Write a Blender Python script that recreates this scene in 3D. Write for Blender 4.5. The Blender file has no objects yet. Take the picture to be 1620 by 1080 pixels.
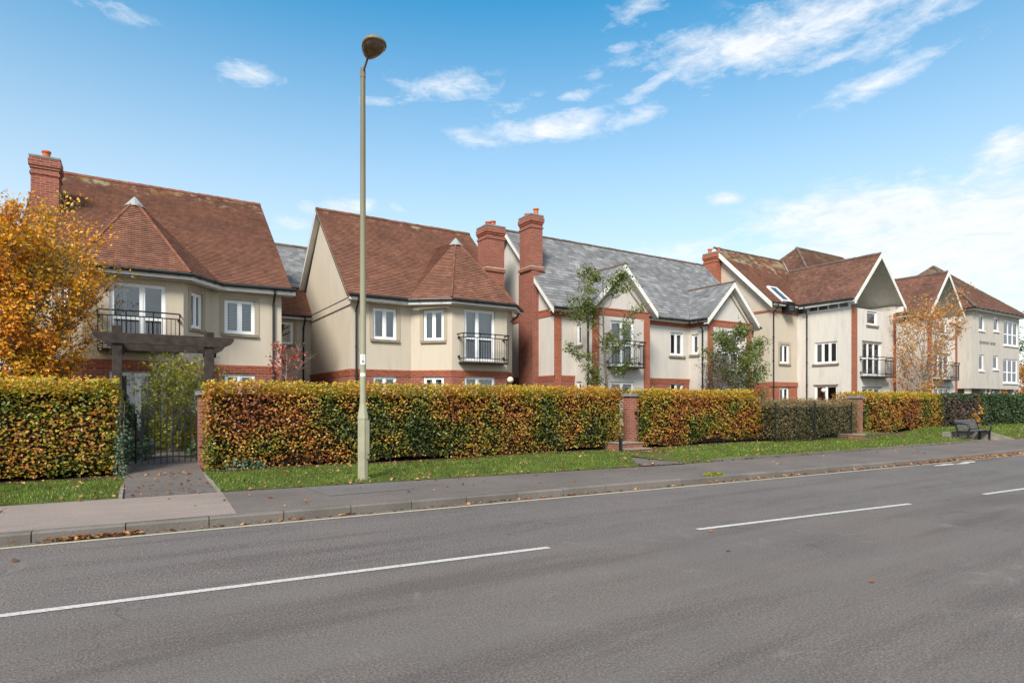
import bpy, math, random
import numpy as np
from mathutils import Vector
R = math.radians
random.seed(7); rng = np.random.default_rng(11)
S = bpy.context.scene
COL = S.collection

# ---------------------------------------------------------------- object helpers
def put(o, parent=None):
    COL.objects.link(o)
    if parent is not None: o.parent = parent
    return o
def tag(o, label=None, cat=None, group=None, kind=None):
    if label: o['label'] = label
    if cat: o['category'] = cat
    if group: o['group'] = group
    if kind: o['kind'] = kind
    return o
def empty(name, loc=(0, 0, 0), rz=0.0):
    o = bpy.data.objects.new(name, None); o.location = loc; o.rotation_euler = (0, 0, rz)
    o.empty_display_size = .2
    return put(o)
def copy_tree(o, parent=None):
    c = o.copy(); COL.objects.link(c)
    if parent is not None: c.parent = parent
    for ch in list(o.children): copy_tree(ch, c)
    return c

class MB:
    def __init__(s): s.v = []; s.f = []; s.m = []; s.mi = 0; s.cuts = []
    def cut(s):
        if s.f: s.cuts.append((len(s.v), len(s.f)))
    def face(s, pts):
        b = len(s.v); s.v += [tuple(p) for p in pts]; s.f.append(tuple(range(b, b + len(pts)))); s.m.append(s.mi)
    def box(s, x0, y0, z0, x1, y1, z1):
        s.obox((x0, y0, z0), (x1 - x0, 0, 0), (0, y1 - y0, 0), (0, 0, z1 - z0)); return s
    def obox(s, o, a, b, c):
        o = Vector(o); a = Vector(a); b = Vector(b); c = Vector(c)
        if a.cross(b).dot(c) < 0: o = o + a; a = -a
        P = [o, o + a, o + a + b, o + b, o + c, o + a + c, o + a + b + c, o + b + c]
        k = len(s.v); s.v += [tuple(p) for p in P]
        for q in ((0, 3, 2, 1), (4, 5, 6, 7), (0, 1, 5, 4), (1, 2, 6, 5), (2, 3, 7, 6), (3, 0, 4, 7)):
            s.f.append(tuple(k + i for i in q)); s.m.append(s.mi)
        return s
    def prism(s, poly, d):   # planar polygon extruded by d
        n = len(poly); P = [Vector(p) for p in poly]; d = Vector(d)
        nn = (P[1] - P[0]).cross(P[2] - P[0])
        if nn.dot(d) > 0: P.reverse()
        k = len(s.v); s.v += [tuple(p) for p in P] + [tuple(p + d) for p in P]
        s.f.append(tuple(range(k, k + n))); s.m.append(s.mi)
        s.f.append(tuple(range(k + 2 * n - 1, k + n - 1, -1))); s.m.append(s.mi)
        for i in range(n):
            j = (i + 1) % n; s.f.append((k + j, k + i, k + n + i, k + n + j)); s.m.append(s.mi)
        return s
    def tube(s, pts, r, n=8, cap=True):
        pts = [Vector(p) for p in pts]; rs = r if isinstance(r, (list, tuple)) else [r] * len(pts)
        rings = []; up = None
        for i, p in enumerate(pts):
            t = (pts[min(i + 1, len(pts) - 1)] - pts[max(i - 1, 0)])
            t = t.normalized() if t.length > 1e-9 else Vector((0, 0, 1))
            if up is None: up = Vector((0, 0, 1)) if abs(t.z) < .9 else Vector((1, 0, 0))
            a = t.cross(up)
            if a.length < 1e-5: a = t.orthogonal()
            a.normalize(); b = a.cross(t); up = b
            k = len(s.v)
            for j in range(n):
                an = 2 * math.pi * j / n
                s.v.append(tuple(p + (a * math.cos(an) + b * math.sin(an)) * rs[i]))
            rings.append(k)
        for i in range(len(rings) - 1):
            for j in range(n):
                q = (j + 1) % n
                s.f.append((rings[i] + j, rings[i] + q, rings[i + 1] + q, rings[i + 1] + j)); s.m.append(s.mi)
        if cap:
            s.f.append(tuple(rings[0] + j for j in range(n - 1, -1, -1))); s.m.append(s.mi)
            s.f.append(tuple(rings[-1] + j for j in range(n))); s.m.append(s.mi)
        return s
    def lathe(s, c, prof, n=16):
        c = Vector(c); rings = []
        for (r, z) in prof:
            k = len(s.v)
            for j in range(n):
                an = 2 * math.pi * j / n; s.v.append((c.x + r * math.cos(an), c.y + r * math.sin(an), c.z + z))
            rings.append(k)
        for i in range(len(rings) - 1):
            for j in range(n):
                q = (j + 1) % n
                s.f.append((rings[i] + j, rings[i] + q, rings[i + 1] + q, rings[i + 1] + j)); s.m.append(s.mi)
        s.f.append(tuple(rings[0] + j for j in range(n - 1, -1, -1))); s.m.append(s.mi)
        s.f.append(tuple(rings[-1] + j for j in range(n))); s.m.append(s.mi)
        return s
    def build(s, name, mats, parent=None, smooth=False, bevel=0, uv=True):
        me = bpy.data.meshes.new(name); me.from_pydata(s.v, [], s.f)
        if not isinstance(mats, (list, tuple)): mats = [mats]
        for m in mats: me.materials.append(m)
        me.polygons.foreach_set('material_index', s.m)
        if smooth: me.polygons.foreach_set('use_smooth', [True] * len(s.f))
        me.update()
        if uv: auto_uv(me)
        o = put(bpy.data.objects.new(name, me), parent)
        if smooth: 
            md = o.modifiers.new('edge', 'EDGE_SPLIT'); md.split_angle = R(40)
        if bevel:
            b = o.modifiers.new('bevel', 'BEVEL'); b.width = bevel; b.segments = 2; b.limit_method = 'ANGLE'
        return o
def auto_uv(me):
    uvl = me.uv_layers.new(name='UVMap'); dat = np.zeros(len(me.loops) * 2)
    vs = me.vertices; lp = me.loops
    for p in me.polygons:
        n = p.normal
        if abs(n.z) > .999: t = Vector((1, 0, 0)); b = Vector((0, 1, 0))
        else: t = Vector((0, 0, 1)).cross(n).normalized(); b = n.cross(t)
        for li in p.loop_indices:
            c = vs[lp[li].vertex_index].co; dat[2 * li] = c.dot(t); dat[2 * li + 1] = c.dot(b)
    uvl.data.foreach_set('uv', dat)
def np_mesh(name, V, F, mats, parent=None, mi=None):   # quick mesh from arrays; F is (n,3) or (n,4)
    me = bpy.data.meshes.new(name); n = len(F); k = F.shape[1]
    me.vertices.add(len(V)); me.vertices.foreach_set('co', np.ascontiguousarray(V, dtype=np.float32).ravel())
    me.loops.add(n * k); me.loops.foreach_set('vertex_index', np.ascontiguousarray(F, dtype=np.int32).ravel())
    me.polygons.add(n); me.polygons.foreach_set('loop_start', np.arange(0, n * k, k, dtype=np.int32))
    me.polygons.foreach_set('loop_total', np.full(n, k, dtype=np.int32))
    if not isinstance(mats, (list, tuple)): mats = [mats]
    for m in mats: me.materials.append(m)
    if mi is not None: me.polygons.foreach_set('material_index', mi.astype(np.int32))
    me.update(calc_edges=True)
    return put(bpy.data.objects.new(name, me), parent)

# ---------------------------------------------------------------- material helpers
class NT:
    def __init__(s, name):
        s.m = bpy.data.materials.new(name); s.m.use_nodes = True; s.t = s.m.node_tree
        s.t.nodes.clear(); s.out = s.n('ShaderNodeOutputMaterial')
    def n(s, ty, props=None, **inp):
        nd = s.t.nodes.new(ty)
        for k, v in (props or {}).items(): setattr(nd, k, v)
        for k, v in inp.items():
            k = k.replace('_', ' ')
            sk = nd.inputs[int(k[1:])] if k[0] == 'i' and k[1:].isdigit() else nd.inputs[k]
            s.set(sk, v)
        return nd
    def set(s, sk, v):
        if isinstance(v, bpy.types.NodeSocket): s.t.links.new(v, sk)
        else:
            if isinstance(v, (tuple, list)) and len(v) == 3 and sk.type == 'RGBA': v = (*v, 1)
            sk.default_value = v
    def noise(s, scale, detail=4, rough=.55, vec=None, dist=0):
        nd = s.n('ShaderNodeTexNoise', Scale=scale, Detail=detail, Roughness=rough, Distortion=dist)
        s.t.links.new(vec if vec is not None else s.obj(), nd.inputs['Vector']); return nd.outputs['Fac']
    def obj(s):
        if not hasattr(s, '_tc'): s._tc = s.n('ShaderNodeTexCoord')
        return s._tc.outputs['Object']
    def wpos(s):
        if not hasattr(s, '_g'): s._g = s.n('ShaderNodeNewGeometry')
        return s._g.outputs['Position']
    def uv(s): s.obj(); return s._tc.outputs['UV']
    def rng(s, f, a, b, c=0, d=1):
        nd = s.n('ShaderNodeMapRange'); s.set(nd.inputs[0], f)
        for i, v in enumerate((a, b, c, d)): nd.inputs[i + 1].default_value = v
        return nd.outputs[0]
    def mix(s, f, a, b, mode='MIX'):
        nd = s.n('ShaderNodeMix', dict(data_type='RGBA', blend_type=mode)); s.set(nd.inputs[0], f); s.set(nd.inputs[6], a); s.set(nd.inputs[7], b)
        return nd.outputs[2]
    def math(s, op, a, b=0.0, c=None):
        nd = s.n('ShaderNodeMath', dict(operation=op)); s.set(nd.inputs[0], a); s.set(nd.inputs[1], b)
        if c is not None: s.set(nd.inputs[2], c)
        return nd.outputs[0]
    def ramp(s, f, stops, interp='LINEAR'):
        nd = s.n('ShaderNodeValToRGB'); s.set(nd.inputs[0], f); cr = nd.color_ramp; cr.interpolation = interp
        while len(cr.elements) < len(stops): cr.elements.new(.5)
        for e, (p, c) in zip(cr.elements, stops): e.position = p; e.color = (*c, 1)
        return nd.outputs[0]
    def bump(s, h, st=.3, d=.01, nrm=None):
        nd = s.n('ShaderNodeBump', Strength=st, Distance=d); s.set(nd.inputs['Height'], h)
        if nrm is not None: s.set(nd.inputs['Normal'], nrm)
        return nd.outputs[0]
    def bsdf(s, col, rough=.8, nrm=None, spec=.3, metal=0, **kw):
        nd = s.n('ShaderNodeBsdfPrincipled'); s.set(nd.inputs['Base Color'], col); s.set(nd.inputs['Roughness'], rough)
        s.set(nd.inputs['Specular IOR Level'], spec); nd.inputs['Metallic'].default_value = metal
        if nrm is not None: s.set(nd.inputs['Normal'], nrm)
        for k, v in kw.items(): s.set(nd.inputs[k.replace('_', ' ')], v)
        s.last = nd; s.t.links.new(nd.outputs[0], s.out.inputs[0]); return nd
def simple(name, col, rough=.6, var=.15, scale=8, spec=.3, metal=0, bumpd=0):
    t = NT(name); f = t.noise(scale, 5)
    dark = tuple(c * (1 - var) for c in col); lite = tuple(min(1, c * (1 + var)) for c in col)
    c = t.mix(t.rng(f, .3, .7), dark, lite)
    t.bsdf(c, rough, t.bump(t.noise(scale * 12, 3), .4, bumpd) if bumpd else None, spec, metal); return t.m
def leafmat(name, stops, ns=1.2, amt=.5, transl=.3, rough=.42, var=.25):
    t = NT(name); g = t.n('ShaderNodeNewGeometry'); rnd = g.outputs['Random Per Island']
    nz = t.rng(t.noise(ns, 4, .7, g.outputs['Position']), .36, .64)
    f = t.math('ADD', t.math('MULTIPLY', rnd, 1 - amt), t.math('MULTIPLY', nz, amt))
    col = t.ramp(f, stops)
    r2 = t.math('FRACT', t.math('MULTIPLY', rnd, 37.31))
    hs = t.n('ShaderNodeHueSaturation', Value=t.rng(r2, 0, 1, 1 - var, 1 + var), Color=col)
    b = t.bsdf(hs.outputs[0], rough, None, .5)
    tr = t.n('ShaderNodeBsdfTranslucent', Color=hs.outputs[0]); mx = t.n('ShaderNodeMixShader'); mx.inputs[0].default_value = transl
    t.t.links.new(b.outputs[0], mx.inputs[1]); t.t.links.new(tr.outputs[0], mx.inputs[2]); t.t.links.new(mx.outputs[0], t.out.inputs[0])
    return t.m
def brickmat(name, c1, c2, mortar, w=.225, h=.075, mo=.010, weather=.3):
    t = NT(name)
    b = t.n('ShaderNodeTexBrick', dict(offset=.5), Vector=t.uv(), Color1=c1, Color2=c2, Mortar=mortar, Scale=1.0, Mortar_Size=mo, Mortar_Smooth=.2, Bias=0.0, Brick_Width=w, Row_Height=h)
    n1 = t.noise(1.3, 5); n2 = t.noise(30, 3)
    col = t.mix(t.rng(n1, .35, .75, 0, weather), b.outputs[0], (.06, .04, .035))
    col = t.mix(t.rng(n2, .3, .7, 0, .3), col, tuple(min(1, c * 1.5) for c in c1))
    t.bsdf(col, .85, t.bump(b.outputs[1], -.5, .006, t.bump(n2, .25, .004)), .2); return t.m
def tilemat(name, c1, c2, w, h, lich=None, mot=.35, dark=(.04, .03, .027), zl=None, wear=.55):
    t = NT(name)
    b = t.n('ShaderNodeTexBrick', dict(offset=.5), Vector=t.uv(), Color1=c1, Color2=c2, Mortar=tuple(c * .35 for c in c1), Scale=1.0, Mortar_Size=.004, Mortar_Smooth=.3, Bias=-.1, Brick_Width=w, Row_Height=h)
    n1 = t.noise(.8, 6, .6); n2 = t.noise(9, 4)
    # tone of single tiles
    vo = t.n('ShaderNodeTexWhiteNoise', dict(noise_dimensions='2D'))
    vm = t.n('ShaderNodeVectorMath', dict(operation='DIVIDE')); t.set(vm.inputs[0], t.uv()); vm.inputs[1].default_value = (w, h, 1)
    fl = t.n('ShaderNodeVectorMath', dict(operation='FLOOR')); t.set(fl.inputs[0], vm.outputs[0]); t.set(vo.inputs['Vector'], fl.outputs[0])
    col = t.mix(t.rng(vo.outputs[0], .5, 1, 0, mot), b.outputs[0], tuple(c * .45 for c in c2))
    col = t.mix(t.rng(vo.outputs[0], .0, .3, mot, 0), col, tuple(min(1, c * 1.7) for c in c1))
    col = t.mix(t.rng(n1, .4, .75, 0, wear), col, dark)
    sp = t.rng(t.noise(14, 4, .7), .68, .74)          # pale lichen spots all over
    col = t.mix(t.math('MULTIPLY', sp, .45), col, (.42, .40, .30))
    if lich:
        zz = t.n('ShaderNodeSeparateXYZ'); t.set(zz.inputs[0], t.wpos())
        zf = t.math('POWER', t.rng(zz.outputs[2], zl[0], zl[1]), 2.5)
        lf = t.math('MULTIPLY', t.rng(t.math('ADD', t.noise(2.2, 7, .7), t.math('MULTIPLY', zf, .2)), .66, .78), t.rng(zf, 0, .5))
        lc = t.mix(t.rng(t.noise(1.1, 3), .5, .7), lich, (lich[0] * .75, lich[1] * .48, lich[2] * .2))
        col = t.mix(t.math('MULTIPLY', lf, .85), col, lc)
    t.bsdf(col, .9, t.bump(n2, .3, .006), .12); return t.m

M = {}
# render (painted wall) with faint rain streaks
def rendermat(name, c, streak=.25, sc=(.85, .82, .76)):
    t = NT(name)
    mp = t.n('ShaderNodeMapping', Scale=(1.5, 1.5, .3)); t.set(mp.inputs[0], t.wpos())
    st = t.noise(2.5, 6, .65, mp.outputs[0]); lg = t.noise(.5, 4, .6, t.wpos())
    col = t.mix(t.rng(st, .48, .8, 0, streak), c, tuple(a * b * .62 for a, b in zip(c, sc)))
    col = t.mix(t.rng(lg, .35, .7, 0, .22), col, tuple(a * .82 for a in c))
    t.bsdf(col, .9, t.bump(t.noise(90, 3, .6, t.wpos()), .25, .003), .15); return t.m
M['cream'] = rendermat('cream_render', (.53, .46, .37), .3)
M['grey_render'] = rendermat('pale_grey_render', (.57, .53, .485), .3)
M['stained'] = rendermat('stained_render', (.62, .58, .53), .38, (.7, .66, .6))
M['buff'] = rendermat('buff_render', (.49, .445, .40), .4, (.65, .6, .55))
M['surround'] = rendermat('stone_surround', (.40, .335, .255), .3)
M['stone'] = simple('stone_sill', (.25, .205, .15), .85, .25, 5, .2, 0, .004)
M['brick'] = brickmat('red_brick', (.29, .082, .05), (.17, .045, .03), (.30, .21, .17))
M['brick_bright'] = brickmat('orange_brick', (.36, .098, .05), (.23, .058, .034), (.30, .18, .13), weather=.25)
M['brick_old'] = brickmat('weathered_brick', (.30, .095, .06), (.20, .06, .04), (.30, .24, .20), weather=.5)
M['tile'] = tilemat('clay_tile', (.255, .12, .08), (.175, .082, .057), .165, .1, mot=.28, lich=(.46, .43, .30), zl=(7.4, 9.7), wear=.42)
M['tile_brown'] = tilemat('brown_clay_tile', (.235, .115, .08), (.155, .08, .06), .165, .1, (.25, .235, .15), zl=(6.9, 11.4), wear=.6)
M['slate'] = tilemat('grey_slate', (.235, .232, .235), (.155, .155, .162), .3, .2, dark=(.06, .06, .06), wear=.35, mot=.38)
M['hip'] = simple('hip_tile', (.20, .08, .05), .9, .35, 5, .15)
M['ridge'] = simple('ridge_tile', (.16, .07, .045), .9, .4, 3, .15)
M['ridge_grey'] = simple('ridge_brown', (.13, .095, .075), .9, .3, 3, .15)
M['lead'] = simple('lead_flashing', (.28, .29, .29), .55, .15, 4, .4)
M['pot'] = simple('terracotta', (.45, .12, .05), .8, .2, 5, .2)
M['upvc'] = simple('white_window_frame', (.80, .81, .82), .35, .03, 2, .5)
M['board'] = simple('white_verge_board', (.70, .69, .66), .6, .1, 2, .3)
M['soffit'] = simple('grey_soffit', (.46, .45, .42), .8, .1, 3, .2)
M['black'] = simple('black_painted_metal', (.012, .012, .013), .4, .2, 6, .5)
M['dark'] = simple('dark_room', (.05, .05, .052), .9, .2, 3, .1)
def glassmat():
    t = NT('window_glass'); fr = t.n('ShaderNodeFresnel', IOR=1.6)
    gl = t.n('ShaderNodeBsdfGlossy', Color=(.9, .95, 1), Roughness=.02); tr = t.n('ShaderNodeBsdfTransparent', Color=(.72, .76, .78))
    mx = t.n('ShaderNodeMixShader'); t.set(mx.inputs[0], t.math('ADD', t.math('MULTIPLY', fr.outputs[0], 1.0), .10))
    t.t.links.new(tr.outputs[0], mx.inputs[1]); t.t.links.new(gl.outputs[0], mx.inputs[2]); t.t.links.new(mx.outputs[0], t.out.inputs[0]); return t.m
M['glass'] = glassmat()
def curtmat():
    t = NT('net_curtain'); w = t.n('ShaderNodeTexWave', dict(bands_direction='X'), Scale=6.0, Distortion=1.5, Detail=2); t.set(w.inputs[0], t.uv())
    t.bsdf(t.mix(w.outputs[1], (.20, .21, .21), (.48, .48, .46)), .9); return t.m
M['curtain'] = curtmat()
M['blind'] = simple('slatted_blind', (.45, .48, .50), .6, .05, 2)
def asphalt():
    t = NT('asphalt'); p = t.wpos()
    v = t.n('ShaderNodeTexVoronoi', Scale=85.0); t.set(v.inputs['Vector'], p)
    sep = t.n('ShaderNodeSeparateColor'); t.set(sep.inputs[0], v.outputs['Color'])
    n = t.noise(260, 2, .6, p); agg = t.noise(55, 3, .85, p); big = t.noise(.35, 5, .6, p); mid = t.noise(2.2, 5, .65, p)
    col = t.mix(t.rng(sep.outputs[0], .0, 1), (.094, .069, .060), (.21, .163, .146))
    col = t.mix(t.rng(sep.outputs[1], .86, 1, 0, .7), col, (.26, .25, .245))
    col = t.mix(t.rng(n, .35, .65, 0, .45), col, (.035, .034, .034))
    col = t.mix(t.rng(agg, .5, .66, 0, .95), col, (.33, .28, .255)); col = t.mix(t.rng(agg, .5, .36, 0, .95), col, (.028, .025, .023))
    xyz = t.n('ShaderNodeSeparateXYZ'); t.set(xyz.inputs[0], p)
    lane = t.math('ADD', xyz.outputs[1], t.math('MULTIPLY', xyz.outputs[0], .1))     # worn brown surfacing on the near lane
    lf = t.rng(t.math('ADD', lane, t.math('MULTIPLY', big, 1.2)), 5.6, 6.9, 1, 0)
    col = t.mix(t.math('MULTIPLY', lf, .42), col, (.138, .108, .09))
    col = t.mix(t.rng(mid, .42, .72, 0, .30), col, (.12, .115, .11))
    col = t.mix(t.rng(big, .35, .7, 0, .35), col, (.052, .052, .055))
    sc = t.noise(1.3, 8, .8, p, 1.2); col = t.mix(t.rng(sc, .58, .72, 0, .55), col, (.25, .225, .205))
    # tyre-polished tracks and small cracks
    cr = t.n('ShaderNodeTexVoronoi', dict(feature='DISTANCE_TO_EDGE'), Scale=.45); 
    dv = t.n('ShaderNodeVectorMath', dict(operation='ADD')); t.set(dv.inputs[0], p)
    nn = t.n('ShaderNodeTexNoise', Scale=1.6, Detail=6.0); t.set(nn.inputs[0], p); t.set(dv.inputs[1], nn.outputs['Color']); t.set(cr.inputs['Vector'], dv.outputs[0])
    mq = t.n('ShaderNodeMapping', Rotation=(0, 0, .09), Scale=(.12, 1.1, 1)); t.set(mq.inputs[0], p); tk = t.noise(1.6, 4, .6, mq.outputs[0]); col = t.mix(t.rng(tk, .42, .64, 0, .38), col, (.155, .143, .13)); col = t.mix(t.rng(tk, .46, .34, 0, .3), col, (.05, .046, .043))
    cf = t.math('MULTIPLY', t.rng(cr.outputs[0], 0, .006, 1, 0), t.rng(big, .5, .56))
    col = t.mix(t.math('MULTIPLY', cf, .5), col, (.03, .03, .03))
    t.bsdf(col, .82, t.bump(v.outputs[0], .5, .006, t.bump(n, .4, .003)), .3); return t.m
M['asphalt'] = asphalt()
def tarmac(name, c, c2, lightspots=.3):
    t = NT(name); p = t.wpos(); v = t.n('ShaderNodeTexVoronoi', Scale=130.0); t.set(v.inputs['Vector'], p)
    sep = t.n('ShaderNodeSeparateColor'); t.set(sep.inputs[0], v.outputs['Color'])
    big = t.noise(.55, 6, .65, p)
    mp = t.n('ShaderNodeMapping', Scale=(.35, 2.4, 1)); t.set(mp.inputs[0], p); stk = t.noise(2, 5, .6, mp.outputs[0])
    col = t.mix(sep.outputs[0], c, c2); col = t.mix(t.rng(big, .4, .68, 0, .5), col, tuple(a * .6 for a in c))
    col = t.mix(t.rng(stk, .45, .7, 0, lightspots), col, tuple(a * 1.6 for a in c))
    ag = t.noise(48, 4, .75, p); col = t.mix(t.rng(ag, .5, .72, 0, .5), col, tuple(a * 1.7 for a in c)); col = t.mix(t.rng(ag, .5, .3, 0, .5), col, tuple(a * .45 for a in c))
    t.bsdf(col, .88, t.bump(v.outputs[0], .4, .004), .25); return t.m
M['pave'] = tarmac('pavement_tarmac', (.112, .092, .081), (.19, .16, .143))
M['pave_pink'] = tarmac('pink_tarmac', (.22, .175, .15), (.30, .24, .21))
M['path'] = tarmac('path_tarmac', (.115, .095, .085), (.165, .14, .125))
def kerbmat():
    t = NT('kerb_granite'); p = t.wpos(); col = t.mix(t.rng(t.noise(70, 3, .6, p), .3, .7), (.115, .10, .088), (.21, .185, .165))
    g = t.n('ShaderNodeNewGeometry'); col = t.mix(t.rng(g.outputs['Random Per Island'], 0, 1, 0, .35), col, (.10, .085, .075))
    col = t.mix(t.rng(t.noise(1.5, 5, .6, p), .45, .7, 0, .5), col, (.07, .065, .055))
    t.bsdf(col, .85, t.bump(t.noise(60, 3, .6, p), .3, .004), .25); return t.m
M['kerb'] = kerbmat()
def paint(name, c, holes=.55):
    t = NT(name); p = t.wpos(); w = t.noise(35, 6, .7, p); w2 = t.noise(3, 4, .6, p)
    col = t.mix(t.rng(w, .5, .72, 0, holes), c, (.12, .115, .11)); col = t.mix(t.rng(w2, .4, .7, 0, .25), col, tuple(a * .7 for a in c))
    t.bsdf(col, .7, t.bump(w, .4, .003), .3); return t.m
M['white_line'] = paint('white_road_paint', (.52, .485, .46), 1.0)
M['yellow_line'] = paint('faded_yellow_paint', (.42, .37, .25), .9)
def soil():
    t = NT('garden_soil'); p = t.wpos(); col = t.mix(t.noise(4, 6, .65, p), (.035, .026, .018), (.10, .075, .05))
    t.bsdf(col, .95, t.bump(t.noise(30, 4, .6, p), .6, .02), .1); return t.m
M['soil'] = soil()
def turf():
    t = NT('turf'); p = t.wpos(); a = t.noise(1.2, 5, .6, p); b = t.noise(40, 4, .7, p)
    col = t.mix(t.rng(b, .3, .7), (.045, .06, .014), (.12, .15, .03)); col = t.mix(t.rng(a, .45, .75, 0, .6), col, (.12, .11, .04))
    t.bsdf(col, .9, t.bump(b, .8, .03), .15); return t.m
M['turf'] = turf()
M['grass'] = leafmat('grass_blade', [(0, (.17, .13, .05)), (.25, (.085, .12, .018)), (.6, (.145, .22, .025)), (1, (.27, .34, .05))], 1.6, .45, .35)
M['litter'] = leafmat('fallen_leaf', [(0, (.12, .045, .02)), (.5, (.30, .12, .04)), (.85, (.48, .27, .12)), (1, (.52, .36, .12))], 2, .2, .15)
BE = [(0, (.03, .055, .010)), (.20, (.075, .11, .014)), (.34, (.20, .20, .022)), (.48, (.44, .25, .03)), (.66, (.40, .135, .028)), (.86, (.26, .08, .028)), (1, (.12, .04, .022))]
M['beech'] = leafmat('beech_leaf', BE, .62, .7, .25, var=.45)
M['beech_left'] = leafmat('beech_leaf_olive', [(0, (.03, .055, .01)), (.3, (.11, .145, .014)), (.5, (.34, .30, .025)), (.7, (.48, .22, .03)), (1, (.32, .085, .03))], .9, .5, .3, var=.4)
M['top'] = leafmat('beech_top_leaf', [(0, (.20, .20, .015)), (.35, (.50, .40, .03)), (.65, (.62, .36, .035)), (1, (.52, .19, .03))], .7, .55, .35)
M['hawthorn'] = leafmat('hawthorn_leaf', [(0, (.05, .06, .018)), (.4, (.13, .135, .035)), (.7, (.22, .17, .06)), (1, (.26, .16, .075))], .8, .5, .2)
M['hawthorn_twig'] = leafmat('hawthorn_twig_leaf', [(0, (.16, .12, .055)), (.5, (.30, .19, .085)), (1, (.36, .23, .10))], .8, .5, .2)
M['evergreen'] = leafmat('evergreen_leaf', [(0, (.018, .035, .012)), (.5, (.045, .08, .02)), (.85, (.08, .13, .035)), (1, (.14, .19, .06))], .8, .4, .2)
M['purple'] = leafmat('purple_leaf', [(0, (.035, .04, .025)), (.5, (.09, .075, .05)), (.8, (.15, .06, .055)), (1, (.08, .12, .05))], .8, .5, .2)
M['orange'] = leafmat('orange_leaf', [(0, (.20, .18, .015)), (.2, (.45, .32, .02)), (.45, (.80, .44, .025)), (.75, (.80, .28, .018)), (1, (.50, .13, .016))], .9, .5, .4)
M['orange_pale'] = leafmat('pale_orange_leaf', [(0, (.38, .28, .06)), (.4, (.60, .30, .07)), (1, (.55, .19, .07))], .9, .4, .4)
M['amber'] = leafmat('amber_leaf', [(0, (.55, .22, .03)), (1, (.65, .38, .05))], 1, .4, .4)
M['yellowgreen'] = leafmat('yellow_green_leaf', [(0, (.10, .15, .015)), (.4, (.27, .32, .025)), (.8, (.45, .40, .03)), (1, (.42, .25, .05))], 1.2, .4, .45)
M['yellow'] = leafmat('bright_yellow_leaf', [(0, (.5, .48, .02)), (1, (.75, .68, .04))], 1.2, .4, .3)
M['red'] = leafmat('red_leaf', [(0, (.32, .05, .03)), (1, (.50, .13, .08))], 1.2, .3, .4)
M['treegreen'] = leafmat('olive_green_leaf', [(0, (.06, .085, .022)), (.5, (.14, .18, .04)), (.85, (.23, .27, .06)), (1, (.32, .22, .07))], 1, .4, .35)
M['bluegreen'] = leafmat('ivy_leaf', [(0, (.03, .06, .03)), (.6, (.08, .13, .07)), (1, (.22, .28, .17))], 1.5, .3, .25)
M['bark'] = simple('bark', (.13, .105, .08), .95, .35, 14, .1, 0, .01)
M['palebark'] = simple('pale_bark', (.28, .25, .21), .9, .3, 14, .1)
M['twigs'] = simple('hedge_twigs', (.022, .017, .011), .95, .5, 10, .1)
M['timber'] = simple('dark_stained_timber', (.040, .029, .025), .75, .5, 6, .25, 0, .004)
M['log'] = simple('weathered_log', (.10, .075, .045), .9, .4, 6, .1)
M['slat'] = simple('grey_bench_slat', (.085, .08, .08), .7, .25, 7, .3)
M['concrete'] = simple('concrete', (.23, .21, .175), .9, .25, 4, .2, 0, .005)
M['coping'] = simple('grey_coping', (.22, .215, .21), .9, .25, 5, .2, 0, .005)
M['tread'] = simple('step_tread', (.22, .18, .135), .9, .25, 6, .2, 0, .005)
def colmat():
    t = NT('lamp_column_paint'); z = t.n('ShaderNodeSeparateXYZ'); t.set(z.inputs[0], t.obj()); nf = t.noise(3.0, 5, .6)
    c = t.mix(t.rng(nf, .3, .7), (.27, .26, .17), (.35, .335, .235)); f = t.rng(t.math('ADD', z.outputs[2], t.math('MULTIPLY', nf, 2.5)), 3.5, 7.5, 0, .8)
    t.bsdf(t.mix(f, c, (.13, .10, .055)), .55, None, .35); return t.m     # backlit darkness of the upper column, put into the paint colour
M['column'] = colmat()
M['lamp_body'] = simple('lamp_housing', (.17, .14, .105), .5, .15, 6, .4)
M['lamp_bowl'] = simple('lamp_bowl', (.15, .095, .07), .15, .3, 10, .6)
M['plate'] = simple('white_plate', (.75, .76, .74), .5, .05, 5, .4)
M['globe'] = simple('cream_globe', (.68, .62, .46), .4, .05, 4, .5)
M['signgrey'] = simple('grey_letters', (.20, .185, .175), .7, .1, 4)

# ---------------------------------------------------------------- ground and road
def cr(poly, step=.5):
    P = [Vector(p).to_3d() for p in poly]; out = []
    for i in range(len(P) - 1):
        p0 = P[max(i - 1, 0)]; p1 = P[i]; p2 = P[i + 1]; p3 = P[min(i + 2, len(P) - 1)]
        n = max(1, int((p2 - p1).length / step))
        for k in range(n):
            u = k / n
            out.append(.5 * ((2 * p1) + (p2 - p0) * u + (2 * p0 - 5 * p1 + 4 * p2 - p3) * u * u + (3 * p1 - p0 - 3 * p2 + p3) * u ** 3))
    out.append(P[-1]); return out
KERB = cr([(-40, 10.6), (-10, 9.22), (-1.26, 8.74), (3.95, 8.46), (13.9, 7.86), (23.1, 7.55), (40, 7.3), (90, 7.4)], 1.0)
CENT = cr([(-40, 9.6), (-8, 6.52), (-.85, 5.86), (3.87, 5.42), (8, 4.99), (12.5, 4.55), (20, 4.15), (35, 3.85), (90, 4.0)], .5)
EDGE = cr([(-40, 12.5), (-10, 11.45), (-1.62, 11.12), (1.1, 11.0), (10.1, 10.2), (16.6, 9.95), (24.5, 9.9), (40, 9.9), (90, 10.2)], 1.0)
def yat(poly, x):
    for a, b in zip(poly, poly[1:]):
        if a.x <= x <= b.x: return a.y + (b.y - a.y) * (x - a.x) / max(1e-6, b.x - a.x)
    return poly[-1].y
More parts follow.
